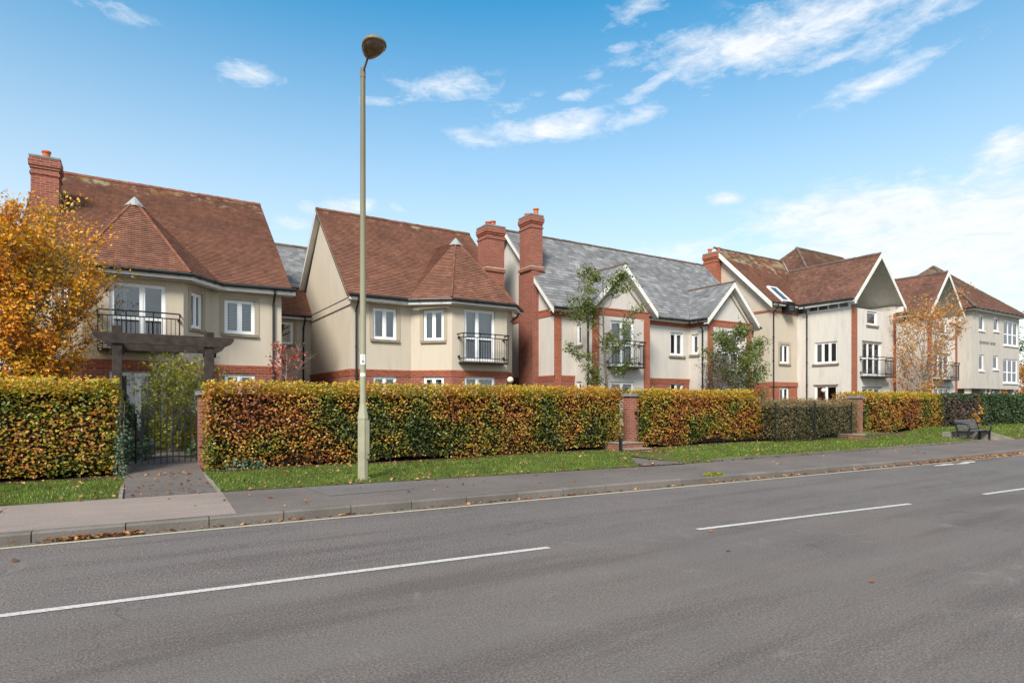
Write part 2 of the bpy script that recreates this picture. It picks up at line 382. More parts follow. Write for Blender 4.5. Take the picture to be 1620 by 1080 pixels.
def sheet(name, xs, flo, fhi, z, mat, ny=1, zf=None):
    mb = MB()
    V = [[(x, flo(x) + (fhi(x) - flo(x)) * j / ny) for j in range(ny + 1)] for x in xs]
    k = []
    for row in V:
        k.append(len(mb.v)); mb.v += [(x, y, zf(x, y) if zf else z) for x, y in row]
    for i in range(len(xs) - 1):
        for j in range(ny):
            mb.f.append((k[i] + j, k[i + 1] + j, k[i + 1] + j + 1, k[i] + j + 1)); mb.m.append(0)
    return mb.build(name, mat, uv=False)
g = MB(); g.face([(-900, -900, -.06), (900, -900, -.06), (900, 900, -.06), (-900, 900, -.06)]); tag(g.build('ground', M['turf'], uv=False), kind='structure')
XS = [x for x in np.arange(-40, 90.1, 1.0)]
tag(sheet('road', XS, lambda x: yat(CENT, x) - 5.6, lambda x: yat(KERB, x) + .02, 0, M['asphalt'], 4), kind='structure')
tag(sheet('pavement', XS, lambda x: yat(KERB, x) + .12, lambda x: yat(EDGE, x) + .03, .118, M['pave'], 2), kind='structure')
# pink resurfaced crossover left of the gate path, its joint cut at an angle
pk = MB(); pk.face([(-40, yat(KERB, -40) + .13, .123)] + [(x, yat(KERB, x) + .13, .123) for x in np.arange(-39, 1.1, 1)] + [(1.15, yat(KERB, 1.15) + .13, .123), (1.22, yat(EDGE, 1.22) + .0, .123)] + [(x, yat(EDGE, x), .123) for x in np.arange(1, -39.5, -1)])
tag(pk.build('pavement', M['pave_pink'], uv=False), kind='structure')
# patch repair in the dark tarmac
pk = MB(); pk.face([(2.6, yat(KERB, 2.6) + 1.1, .1225), (4.05, yat(KERB, 4.05) + 1.15, .1225), (4.0, yat(EDGE, 4) - .02, .1225), (2.5, yat(EDGE, 2.5) - .02, .1225)])
tag(pk.build('pavement', tarmac('patch_tarmac', (.12, .105, .10), (.17, .155, .145)), uv=False), kind='structure')
# kerb stones
mb = MB(); x = -20.0
while x < 60:
    L = .905; a = Vector((x, yat(KERB, x), 0)); b = Vector((x + L - .012, yat(KERB, x + L), 0)); d = (b - a).normalized(); n = Vector((-d.y, d.x, 0))
    h = .12 + random.uniform(-.004, .006); j = random.uniform(-.006, .006)
    mb.prism([a + n * j + Vector((0, 0, -.1)), a + n * (.135) + Vector((0, 0, -.1)), a + n * .135 + Vector((0, 0, h)), a + n * (j + .02) + Vector((0, 0, h)), a + n * j + Vector((0, 0, h - .022))], b - a)
    x += L
tag(mb.build('kerb', M['kerb'], uv=False), kind='structure')
# painted lines
def stripe(poly, x0, x1, off, w, z=.005):
    mb = MB(); xs = list(np.arange(x0, x1, .4)) + [x1]
    for a, b in zip(xs, xs[1:]):
        mb.face([(a, yat(poly, a) + off - w / 2, z), (b, yat(poly, b) + off - w / 2, z), (b, yat(poly, b) + off + w / 2, z), (a, yat(poly, a) + off + w / 2, z)])
    return mb
tag(stripe(KERB, -25, 60, -.19, .085).build('yellow_line', M['yellow_line'], uv=False), kind='structure')
for x0, x1 in ((-12.3, -7.9), (-5.9, 3.87), (6.0, 10.35), (12.5, 16.8), (19, 23.2), (25.2, 29.4), (31.4, 35.6), (37.6, 41.8)):
    tag(stripe(CENT, x0, x1, 0, .085).build('centre_line', M['white_line'], uv=False), kind='structure')
for cx, cy, w_ in ((17.6, 7.22, .5), (18.35, 7.12, .3), (18.9, 7.2, .35)):
    mb = MB(); mb.face([(cx + w_ * math.cos(a) * (1 + .3 * math.sin(a * 3 + cx)), cy + .09 * math.sin(a) * (1 + .3 * math.cos(a * 5)), .0045) for a in np.linspace(0, 6.28, 15)[:-1]])
    tag(mb.build('worn_paint_patch', M['white_line'], uv=False), kind='structure')
# verge, garden, path
def vz(x, y):
    t = min(1, max(0, (y - yat(EDGE, x)) / 3.2)); b = .03 * math.sin(x * .8) * t + .05 * t * math.sin(t * 3)
    m = .17 * math.exp(-((x - 25.5) / 2.2) ** 2) + .2 / (1 + math.exp(-(x - 30.5) * 3)) * (1 if x > 29.6 else 0)
    if 27.2 < x < 29.55 and y < 11.15: return .03
    return .125 + .02 * min(1, t * 6) + b * .6 + m * min(1, t * 1.8)
seg = [(-40, -.20), (1.12, 10.5), (12.4, 27.2), (29.6, 90)]
for a, b in ((-40, -.17), (1.15, 9.9), (11.2, 27.25), (27.25, 29.55), (29.6, 90)):
    xs = [a] + [q for q in np.arange(math.ceil(a + .01), b, .5 if b < 60 else 1.0)] + [b]
    if b < 28 or a > 28: tag(sheet('verge', xs, lambda x: yat(EDGE, x), lambda x: 14.6, 0, M['turf'], 12, vz), kind='structure')
    else: tag(sheet('verge', xs, lambda x: 11.15, lambda x: 14.6, 0, M['turf'], 8, vz), kind='structure')
mb = MB(); mb.face([(9.88, 10.3, .14), (11.22, 10.15, .14), (13.55, 12.9, .14), (13.55, 14.7, .14), (11.9, 14.7, .14), (11.9, 12.9, .14)])
mb.face([(9.9, 10.16, .139), (11.2, 10.06, .139), (11.22, 10.15, .14), (9.88, 10.3, .14)])
mb.build('path', M['path'], uv=False)['kind'] = 'structure'
tb = MB(); tb.face([(9.9, 10.3, .132), (11.95, 12.9, .132), (11.9, 14.6, .132), (9.9, 14.6, .132)]); tag(tb.build('verge', M['turf'], uv=False), kind='structure')
tb = MB(); tb.face([(27.25, 9.9, .03), (29.6, 9.9, .03), (29.6, 11.2, .03), (27.25, 11.2, .03)]); tag(tb.build('bench_pad', M['path'], uv=False), kind='structure')
mb = MB(); mb.face([(-.17, 11.05, .127), (1.15, 10.98, .127), (1.15, 12.4, .135), (-.17, 12.4, .135)]); mb.face([(-.17, 12.4, .135), (1.15, 12.4, .135), (1.2, 16, .31), (-.1, 16, .31)]); mb.face([(-.1, 16, .31), (1.2, 16, .31), (1.6, 20, .33), (.3, 20, .33)])
tag(mb.build('path', M['path'], uv=False), kind='structure')
mb = MB(); mb.face([(-40, 14.6, .22), (-.1, 14.6, .22), (-.1, 40, .3), (-40, 40, .3)]); mb.face([(1.2, 14.6, .22), (90, 14.6, .3), (90, 40, .3), (1.2, 40, .3)]); mb.face([(-.1, 15.2, .25), (1.2, 15.2, .25), (1.2, 40, .29), (-.1, 40, .29)])
tag(mb.build('garden', M['soil'], uv=False), kind='structure')
def bedf(x): return 13.78 + .10 * math.sin(x * 2.3) + .06 * math.sin(x * 5.1 + 1) + .05 * math.sin(x * 11)
for a, b in ((-12, -.25), (1.3, 12.1), (14.0, 27)):
    tag(sheet('hedge_bed', list(np.arange(a, b, .15)) + [b], bedf, lambda x: 14.55, 0, M['soil'], 2, lambda x, y: vz(x, y) + .012), kind='structure')
for x0, sd in ((-.21, 'left'), (1.15, 'right')):
    y = 10.98; mb = MB()
    while y < 14.0:
        mb.box(x0, y, .0, x0 + .05, y + .91, .165 + random.uniform(-.01, .01)); y += .91
    tag(mb.build('path_edging', M['concrete'], uv=False), 'worn concrete edging strip along the %s side of the gate path' % sd, 'edging')
mb = MB(); x = 12.2
while x < 27.1:
    a = Vector((x, yat(EDGE, x) + .0, 0)); b = Vector((x + .9, yat(EDGE, x + .9), 0)); mb.obox(a, b - a, (0, .06, 0), (0, 0, .185)); x += .91
tag(mb.build('verge_edging', M['kerb'], uv=False), 'low concrete edging strip between right hand pavement and raised grass', 'edging')

# ---------------------------------------------------------------- foliage
def leaves(C, size, nrm=None, spread=1.0, aspect=.62, fold=.25):
    """C (n,3) centres, size scalar/array, nrm (n,3) preferred facing; returns V,F for folded leaf blades (2 tris each)"""
    n = len(C); sz = size * rng.uniform(.65, 1.25, n)
    N = rng.normal(size=(n, 3)) * spread
    if nrm is not None: N = N + nrm
    N /= np.linalg.norm(N, axis=1, keepdims=True) + 1e-9
    A = rng.normal(size=(n, 3)); A -= (A * N).sum(1, keepdims=True) * N; A /= np.linalg.norm(A, axis=1, keepdims=True) + 1e-9
    B = np.cross(N, A); L = (sz / 2)[:, None]; W = L * aspect
    f = N * (fold * L)
    V = np.stack([C - A * L, C + B * W + f, C + A * L, C - B * W + f], 1).reshape(-1, 3)
    k = np.arange(n)[:, None] * 4
    F = np.concatenate([k + np.array([[0, 1, 2]]), k + np.array([[0, 2, 3]])], 0)
    return V, F
def lump(P, s=1.0, ph=0.0):
    return (np.sin(P[:, 0] * 2.1 * s + ph) * np.cos(P[:, 2] * 2.7 * s + ph * 2) + .6 * np.sin(P[:, 0] * 5.3 * s + P[:, 2] * 4.1 * s + ph) + .4 * np.sin(P[:, 1] * 6 + P[:, 0] * 9 * s)) * .5
def hedge(name, x0, x1, y0, y1, z0, z1, mats, label, size=.075, dens=620, gap=.18, topmat=1, amp=.075, rot=0.0, group='clipped hedges along the pavement', ends=True, spread=.75, ragged=.0, slopeY=0.0):
    """mats: [side leaves, top leaves]; slopeY: front line drifts in y per metre of x"""
    W, D, H = x1 - x0, y1 - y0, z1 - z0
    parts = []
    def face(n, fn, nr, mi):
        n = int(n); a = rng.random(n); b = rng.random(n); P, dep = fn(a, b)
        nr = np.tile(np.array(nr, float), (n, 1)); lo = lump(P, 1.0, x0)
        q = np.sin(P[:, 0] * 31 + 3 * np.sin(P[:, 2] * 9)) * np.sin(P[:, 2] * 37 + 4 * np.sin(P[:, 0] * 7 + P[:, 1] * 5)) + .6 * np.sin(P[:, 0] * 13 + P[:, 2] * 17 + P[:, 1] * 21)
        P = P + nr * (lo * amp + q * .05)[:, None] - nr * (rng.random(n) ** 1.3 * .26)[:, None]
        parts.append((P, nr * .55 + np.array([0, 0, .75]), np.full(n, mi)))
    zr = lambda a, b: z0 + H * b
    def front(a, b):
        x = x0 + W * a; low = z0 + (gap * (.5 + .5 * np.sin(x * 1.7 + x0) * np.sin(x * .63 + 1))) ; z = low + (z1 - low) * b
        bulge = -.05 * np.sin(b * 3.14) + np.clip(b - .88, 0, 1) * 1.0 + np.clip(.25 - b, 0, 1) * .35
        return np.stack([x, y0 + slopeY * (x - x0) + bulge, z], 1), b
    face(W * H * dens, front, (0, -1, 0), 0)
    def back(a, b): return np.stack([x0 + W * a, y1 + slopeY * W * a - np.clip(b - .85, 0, 1) * .8, z0 + .1 + (H - .1) * b], 1), b
    face(W * H * dens * .25, back, (0, 1, 0), 0)
    def topf(a, b): 
        x = x0 + W * a; return np.stack([x, y0 + .04 + slopeY * W * a + (D - .08) * b, z1 + .05 * np.sin(np.pi * b) - .03 + ragged * .5 * np.sin(x * 3.1) * np.sin(x * 1.3)], 1), b
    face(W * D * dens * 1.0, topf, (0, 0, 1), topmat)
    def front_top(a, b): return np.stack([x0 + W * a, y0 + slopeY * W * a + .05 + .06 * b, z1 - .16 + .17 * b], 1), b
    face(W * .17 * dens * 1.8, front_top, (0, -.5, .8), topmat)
    # loose shoots poking out of the top
    nS = int(W * 16); xs = x0 + rng.random(nS) * W; ys = rng.random(nS); sh = []
    for x, yy in zip(xs, ys):
        hh = rng.uniform(.02, .13 + ragged); q = int(3 + hh * 40)
        for k in range(q): sh.append((x + rng.normal() * .02, y0 + slopeY * (x - x0) + .05 + (D - .1) * yy + rng.normal() * .02, z1 + hh * k / q))
    if sh: sh = np.array(sh); parts.append((sh, np.tile([0, -.3, .5], (len(sh), 1)), np.full(len(sh), topmat)))
    if ends:
        for sx, xx in ((-1, x0), (1, x1)):
            def end(a, b, xx=xx, sx=sx): return np.stack([xx + sx * .02 - sx * (np.clip(b - .88, 0, 1) * .8 + np.clip(.12 - b, 0, 1)), y0 + slopeY * (xx - x0) + D * a, z0 + .12 + (H - .12) * b], 1), b
            face(D * H * dens, end, (sx, 0, 0), 0)
    P = np.concatenate([p[0] for p in parts]); Nn = np.concatenate([p[1] for p in parts]); mi = np.concatenate([p[2] for p in parts])
    Nn /= np.linalg.norm(Nn, axis=1, keepdims=True)
    # colour patches run down from the top: some side leaves near the top turn yellow
    V, F = leaves(P, size, Nn, spread * .6)
    # origin at the hedge's foot
    root = empty(name, ((x0 + x1) / 2, (y0 + y1) / 2, z0)); o = np.array(root.location)
    np_mesh('foliage', V - o, F, mats, root, np.concatenate([mi, mi]))
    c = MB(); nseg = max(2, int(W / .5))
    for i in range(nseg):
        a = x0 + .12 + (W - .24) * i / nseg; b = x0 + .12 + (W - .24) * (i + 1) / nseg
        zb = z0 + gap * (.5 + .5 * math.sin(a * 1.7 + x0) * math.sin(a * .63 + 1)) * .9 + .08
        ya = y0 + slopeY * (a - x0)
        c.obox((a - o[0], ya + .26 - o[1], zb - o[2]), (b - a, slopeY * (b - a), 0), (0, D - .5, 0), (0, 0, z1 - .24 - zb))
    nst = int(W * 3.2)
    for i in range(nst):
        x = x0 + .15 + (W - .3) * rng.random(); y = y0 + slopeY * (x - x0) + .2 + rng.random() * (D - .4)
        c.tube([(x - o[0], y - o[1], -.02), (x + rng.normal() * .03 - o[0], y - o[1], .25), (x + rng.normal() * .08 - o[0], y - o[1], .6)], [.022, .018, .012], 5)
    c.build('stems', M['twigs'], root, uv=False)
    tag(root, label, 'hedge', group); return root

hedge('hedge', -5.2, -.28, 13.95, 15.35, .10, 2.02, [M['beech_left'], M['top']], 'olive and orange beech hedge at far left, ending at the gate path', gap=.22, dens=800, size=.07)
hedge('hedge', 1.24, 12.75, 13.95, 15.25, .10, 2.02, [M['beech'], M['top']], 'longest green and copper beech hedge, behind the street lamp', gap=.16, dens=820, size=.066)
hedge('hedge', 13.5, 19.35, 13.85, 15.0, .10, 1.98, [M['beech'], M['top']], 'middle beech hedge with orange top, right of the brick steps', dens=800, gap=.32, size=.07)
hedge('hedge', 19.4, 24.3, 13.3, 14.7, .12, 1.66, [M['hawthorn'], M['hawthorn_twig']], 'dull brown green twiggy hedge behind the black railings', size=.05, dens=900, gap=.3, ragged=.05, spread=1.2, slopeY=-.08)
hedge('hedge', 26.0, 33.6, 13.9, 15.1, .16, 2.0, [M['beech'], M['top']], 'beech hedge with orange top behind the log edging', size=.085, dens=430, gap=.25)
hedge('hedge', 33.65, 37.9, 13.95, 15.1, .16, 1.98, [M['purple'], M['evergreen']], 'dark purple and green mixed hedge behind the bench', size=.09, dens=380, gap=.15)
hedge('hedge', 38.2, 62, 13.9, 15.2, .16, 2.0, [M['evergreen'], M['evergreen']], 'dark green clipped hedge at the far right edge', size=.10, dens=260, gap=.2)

def blob(name, c, r, mat, n, size, label, cat='shrub', group=None, stems=True, shell=.45, spread=.8, flat=1.0, sub=None):
    """shrub: leaves through an uneven crown, a few stems"""
    root = empty(name, (c[0], c[1], c[2])); dv = rng.normal(size=(n, 3)); dv /= np.linalg.norm(dv, axis=1, keepdims=True)
    dv[:, 2] = np.abs(dv[:, 2]) * 1.0 - .15
    rad = (1 - shell * rng.random(n) ** 1.5) * (1 + .13 * np.sin(dv[:, 0] * 7 + c[0]) * np.cos(dv[:, 2] * 6) + .08 * np.sin(dv[:, 1] * 11 + c[0]))
    P = dv * rad[:, None] * np.array(r); P[:, 2] = np.maximum(P[:, 2] * flat, .02)
    V, F = leaves(P, size, dv + np.array([0, 0, .3]), spread * .6); np_mesh('foliage', V, F, mat, root)
    mb = MB()
    for i in range(9):
        a = rng.random() * 6.28; q = rng.random() * .6; mb.tube([(0.05 * math.cos(a), .05 * math.sin(a), -.02), (r[0] * q * .5 * math.cos(a), r[1] * q * .5 * math.sin(a), r[2] * .45), (r[0] * q * math.cos(a), r[1] * q * math.sin(a), r[2] * .85)], [.015, .011, .005], 5)
    mb.build('stem', M['bark'], root, uv=False)
    tag(root, label, cat, group); return root

def tree(name, base, label, mats, height, spreadr, n_leaf, leaf, bark='bark', trunk_r=.07, lean=(0, 0), first=.25, nb=9, up=.6, sub=5, leaf_sd=.12, multi=1, group=None, bare=.0, curve=.3, cat='tree', droop=0):
    root = empty(name, base); w = MB(); tips = []
    for q in range(multi):
        H = height * (1 if q == 0 else rng.uniform(.75, .95)); an0 = rng.random() * 6.28; off = .0 if q == 0 else .12
        spl = 0 if multi == 1 else rng.uniform(.1, .28) * spreadr
        P = []; K = 9
        for i in range(K + 1):
            u = i / K
            P.append(Vector((off * math.cos(an0) + (lean[0] * u + spl * math.cos(an0) * u * 1.5) + .05 * math.sin(u * 7 + q) * height * .12, off * math.sin(an0) + (lean[1] + spl * math.sin(an0) * 1.5) * u + .04 * math.sin(u * 5 + q * 2) * height * .12, H * u - .03)))
        w.tube(P, [trunk_r * (1 - .88 * (i / K) ** .9) + .004 for i in range(K + 1)], 7)
        for b in range(nb):
            u = first + (1 - first) * (b + rng.random() * .6) / nb; u = min(u, .97)
            i = u * K; i0 = int(i); st = P[i0].lerp(P[min(i0 + 1, K)], i - i0)
            an = b * 2.4 + rng.random() * .7 + q; prof = math.sin(math.pi * min(1, (1 - u) / (1 - first) * .85 + .12)) ** .7
            L = spreadr * prof * rng.uniform(.75, 1.1)
            d = Vector((math.cos(an), math.sin(an), up)).normalized(); r0 = trunk_r * (1 - .85 * u) * .6
            pts = [st]; 
            for k in range(1, 6):
                d2 = (d + Vector((rng.normal() * curve, rng.normal() * curve, rng.normal() * curve * .6 + .12 * k * up - droop * k))).normalized(); pts.append(pts[-1] + d2 * (L / 5))
            w.tube(pts, [max(.004, r0 * (1 - k / 6)) for k in range(6)], 5)
            for k in range(2, 6):
                for s_ in range(sub):
                    a2 = rng.random() * 6.28; dd = (pts[k] - pts[k - 1]).normalized() + Vector((math.cos(a2), math.sin(a2), rng.normal() * .4 + .25)) * .9; dd.normalize()
                    l2 = L * rng.uniform(.16, .38) + .06; e = pts[k] + dd * l2 * .5; e2 = e + (dd + Vector((0, 0, .25))).normalized() * l2 * .5
                    w.tube([pts[k], e, e2], [max(.003, r0 * .3), .0035, .002], 4, False)
                    if rng.random() > bare: tips += [(pts[k], e), (e, e2)]
    w.build('trunk', M[bark], root, smooth=True, uv=False)
    T = np.array([[tuple(a), tuple(b)] for a, b in tips]); idx = rng.integers(0, len(T), n_leaf); u = rng.random((n_leaf, 1))
    C = T[idx, 0] * (1 - u) + T[idx, 1] * u + rng.normal(size=(n_leaf, 3)) * leaf_sd * np.array([1, 1, .8])
    V, F = leaves(C, leaf, np.tile([0, -.1, .5], (n_leaf, 1)), 1.0); np_mesh('crown', V, F, mats, root)
    tag(root, label, cat, group); return root

tree('hornbeam_tree', (-2.2, 17.2, .25), 'dense orange and gold autumn tree at far left above the hedge', M['orange'], 4.9, 2.2, 34000, .085, trunk_r=.07, first=.06, nb=26, up=1.1, sub=7, leaf_sd=.09, multi=4, bare=.2, curve=.25)
tree('hornbeam_tree', (-4.6, 18.6, .25), 'orange tree half cut off by the left edge of the photo', M['orange'], 5.1, 2.1, 13000, .09, trunk_r=.07, first=.1, nb=20, up=1.2, sub=6, leaf_sd=.08, multi=3, bare=.3, curve=.25)
tree('gate_shrub', (.75, 18.0, .28), 'yellow green leafy shrub with thin pale stems behind the black gate', M['yellowgreen'], 1.8, 1.3, 3300, .09, 'palebark', .03, first=.08, nb=11, up=1.0, sub=4, leaf_sd=.14, multi=5, cat='shrub')
tree('maple_tree', (3.75, 18.4, .28), 'thin bare twigged tree with few red leaves between the two left houses', M['red'], 2.75, 1.0, 560, .10, 'palebark', .035, first=.3, nb=10, up=.7, sub=3, leaf_sd=.07, bare=.35)
tree('alder_tree', (15.15, 17.35, .28), 'open dark green tree before the first slate gable', M['treegreen'], 6.0, 1.75, 7000, .095, 'bark', .07, lean=(-.35, 0), first=.1, nb=17, up=.45, sub=4, leaf_sd=.10, bare=.25, curve=.42)
tree('young_tree', (22.35, 17.2, .28), 'bushy green and copper young tree before the second slate gable', M['treegreen'], 4.3, 1.5, 9500, .105, 'bark', .06, first=.05, nb=22, up=.35, sub=6, leaf_sd=.15)
tree('bare_shrub', (20.5, 17.0, .28), 'sparse dark twiggy shrub left of the young tree', M['purple'], 3.1, 1.0, 1500, .085, 'bark', .03, first=.15, nb=10, up=.8, sub=4, leaf_sd=.12, multi=3, bare=.2, cat='shrub')
tree('cherry_tree', (35.3, 15.9, .3), 'orange leaved tree with forked pale trunk before the right hand wings', M['orange_pale'], 5.7, 2.8, 5800, .115, 'palebark', .10, lean=(1.0, 0), first=.15, nb=14, up=.95, sub=5, leaf_sd=.16, multi=2, bare=.15, curve=.3)
# evergreen shrubs by the gate and behind the hedges
blob('laurel_shrub', (.0, 16.1, .24), (.42, .4, .85), M['bluegreen'], 900, .09, 'blue green shrub behind the left side of the gate')
blob('laurel_shrub', (1.3, 16.1, .24), (.36, .4, .62), M['evergreen'], 900, .07, 'dark green shrub behind the right side of the gate')
blob('border_plants', (1.05, 19.0, .3), (1.0, .5, 1.25), M['yellowgreen'], 2200, .08, 'low yellow green border plants beyond the black gate', 'plant', shell=.5)
blob('laurel_shrub', (-.35, 17.9, .28), (.62, .5, 1.75), M['evergreen'], 2300, .08, 'tall dark green shrub beside the left pergola post')
blob('ivy_clump', (-.22, 14.0, .12), (.16, .25, 1.75), M['bluegreen'], 900, .06, 'pale green climber hanging over the end of the left hedge', 'climber')
blob('ivy_clump', (2.0, 13.9, .12), (.55, .22, .33), M['bluegreen'], 420, .08, 'low dark ivy at the foot of the long hedge', 'climber')
SH = [(23.0, 18.2, 'evergreen', (1.1, .6, 1.75), 'low green shrub row above the twiggy hedge'),
      (24.9, 17.6, 'purple', (.9, .6, 1.68), 'grey brown domed shrub left of the yellow one'),
      (27.2, 18.0, 'yellow', (.42, .4, 1.62), 'bright yellow shrub against the cream wall'),
      (28.4, 17.6, 'evergreen', (1.0, .6, 1.68), 'olive domed shrub right of the yellow one'),
      (30.3, 16.9, 'treegreen', (1.5, .6, 1.62), 'long low green shrub under the brick strip'),
      (33.0, 16.3, 'evergreen', (.95, .5, 1.95), 'dark green domed shrub under the wing balcony')]
for (x, y, m, r, l) in SH: blob('garden_shrub', (x, y, .28), r, M[m], 1900, .075, l, 'shrub', 'garden shrubs above the hedge', shell=.15)
blob('garden_shrub', (14.2, 17.0, .28), (1.2, .7, 1.75), M['treegreen'], 2400, .08, 'green shrub at the foot of the open dark tree', 'shrub', 'garden shrubs above the hedge', shell=.2)
blob('vine', (36.9, 13.85, .3), (.75, .22, .85), M['amber'], 380, .12, 'bright amber creeper hanging on the hedge above the bench', 'climber', shell=.6)
blob('vine', (37.9, 14.1, 1.0), (.3, .3, 1.15), M['amber'], 150, .12, 'thin orange creeper rising between the two dark hedges', 'climber', shell=.6)
tree('conifer_tree', (72, 26, 0), 'dark green tree at the right edge beyond the last block', M['evergreen'], 9.5, 3.6, 9000, .22, 'bark', .2, first=.1, nb=24, up=.3, sub=5, leaf_sd=.3)
tree('copper_tree', (66, 21.5, 0), 'brown orange low tree beside the last block', M['orange_pale'], 4.2, 2.4, 4000, .18, 'bark', .12, first=.1, nb=16, up=.5, sub=5, leaf_sd=.25)
# weeds at the kerb
def tuft(x, y, label, n, r, hgt, mat):
    root = empty('weed', (x, y, .1)); a = rng.random(n) * 6.28; q = rng.random(n) ** .5 * r
    C = np.stack([np.cos(a) * q * 1.6, np.sin(a) * q * .7, rng.random(n) * hgt], 1); V, F = leaves(C, .055, np.tile([0, -.3, .7], (n, 1)), 1.0, .4)
    np_mesh('foliage', V, F, mat, root); mb = MB()
    for i in range(8): mb.tube([(0, 0, -.02), (rng.normal() * r * .6, rng.normal() * r * .3, hgt * .7)], .004, 4)
    mb.build('stem', M['palebark'], root, uv=False); tag(root, label, 'weed', 'weeds at the kerb'); return root
tuft(9.95, yat(KERB, 9.95) + .12, 'green weed tuft on the kerb below the brick steps', 420, .17, .07, M['yellowgreen'])
tuft(25.3, yat(KERB, 25.3) + .1, 'yellowish weed tuft on the kerb below the bench', 300, .22, .16, M['yellowgreen'])

# grass blades
def blades(n, x0, x1, h=.055, w=.012):
    X = x0 + (x1 - x0) * rng.random(n); e = np.array([yat(EDGE, x) for x in X]); Y = e + .03 + (14.0 - e) * rng.random(n)
    keep = ~((X > 27.2) & (X < 29.6) & (Y < 11.2)) & ~((X > -.2) & (X < 1.2))
    px = 9.88 + np.clip((Y - 10.3) / 2.6, 0, 1) * 2.1; keep &= ~((Y > 13.72 + .1 * np.sin(X * 2.3) + .08 * rng.random(n)) & (X < 27)); keep &= (rng.random(n) < .35 + 1.2 * np.abs(np.sin(X * 1.1 + np.sin(Y * 2.2)) * np.cos(Y * 1.7 + X * .4))); keep &= ~((X > px - .02) & (X < px + 1.45) & (Y < 14.5) & (X > 9.8) & (X < 13.7))
    X = X[keep]; Y = Y[keep]; n = len(X); Z = np.array([vz(x, y) for x, y in zip(X, Y)])
    hh = h * rng.uniform(.5, 1.3, n) * (1 + .4 * np.sin(X * 2.3) * np.sin(Y * 3)); an = rng.random(n) * 6.28; t = np.stack([np.cos(an), np.sin(an), np.zeros(n)], 1) * (w / 2)
    ln = rng.normal(size=(n, 3)) * .35; ln[:, 2] = 1; B = np.stack([X, Y, Z - .005], 1)
    V = np.stack([B - t, B + t, B + ln * hh[:, None]], 1).reshape(-1, 3); F = np.arange(n * 3).reshape(-1, 3); return V, F
V1, F1 = blades(95000, -5, 14, .05, .014); V2, F2 = blades(60000, 14, 34, .055, .022); V3, F3 = blades(12000, 34, 60, .07, .05)
V = np.concatenate([V1, V2, V3]); F = np.concatenate([F1, F2 + len(V1), F3 + len(V1) + len(V2)])
tag(np_mesh('grass', V, F, M['grass']), 'short green grass growing on the verge between pavement and hedges', 'grass', kind='stuff')
# fallen leaves: on the verge, along its edge, in the gutter, a few on the tarmac
C = []; nr = []
def drop(n, fx, fy, fz):
    for _ in range(n):
        x = fx(); y = fy(x); C.append((x, y, fz(x, y)))
U = rng.uniform
drop(1300, lambda: U(-4, 40), lambda x: yat(EDGE, x) + U(0.02, 3.4), lambda x, y: vz(x, y) + .045)
drop(420, lambda: U(-4, 34), lambda x: yat(EDGE, x) + abs(rng.normal()) * .12 - .05, lambda x, y: .15)
drop(420, lambda: U(-2, 30), lambda x: 13.75 - abs(rng.normal()) * .25, lambda x, y: vz(x, y) + .045)
drop(130, lambda: -.4 + rng.normal() * .28, lambda x: yat(KERB, x) - .03 - abs(rng.normal()) * .04, lambda x, y: .012 + U(0, .03))
drop(420, lambda: U(9.5, 27), lambda x: yat(KERB, x) - .03 - abs(rng.normal()) * .06, lambda x, y: .012 + U(0, .02))
drop(900, lambda: 21 + rng.normal() * 2.6, lambda x: yat(KERB, x) - .03 - abs(rng.normal()) * .09, lambda x, y: .012 + U(0, .04))
drop(160, lambda: U(-1, 9), lambda x: yat(KERB, x) - .02 - abs(rng.normal()) * .03, lambda x, y: .010)
drop(130, lambda: 13.0 + rng.normal() * .5, lambda x: 12.8 + rng.normal() * .25, lambda x, y: .165)
drop(160, lambda: U(27.3, 29.5), lambda x: U(10, 11), lambda x, y: .05)
drop(60, lambda: U(-3, 20), lambda x: U(8.9, 10.8) - x * .05, lambda x, y: .135)
drop(5, lambda: U(-2, 12), lambda x: U(2.5, 8), lambda x, y: .012)
drop(40, lambda: U(-.1, 1.1), lambda x: U(11.2, 15), lambda x, y: .15)
C = np.array(C); V, F = leaves(C, .075, np.tile([0, 0, 1.0], (len(C), 1)), .35, .7)
V[:, 2] = np.maximum(V[:, 2], .006)
tag(np_mesh('fallen_leaves', V, F, M['litter']), 'scattered brown and orange fallen leaves on verge and in the gutter', 'leaves', kind='stuff')
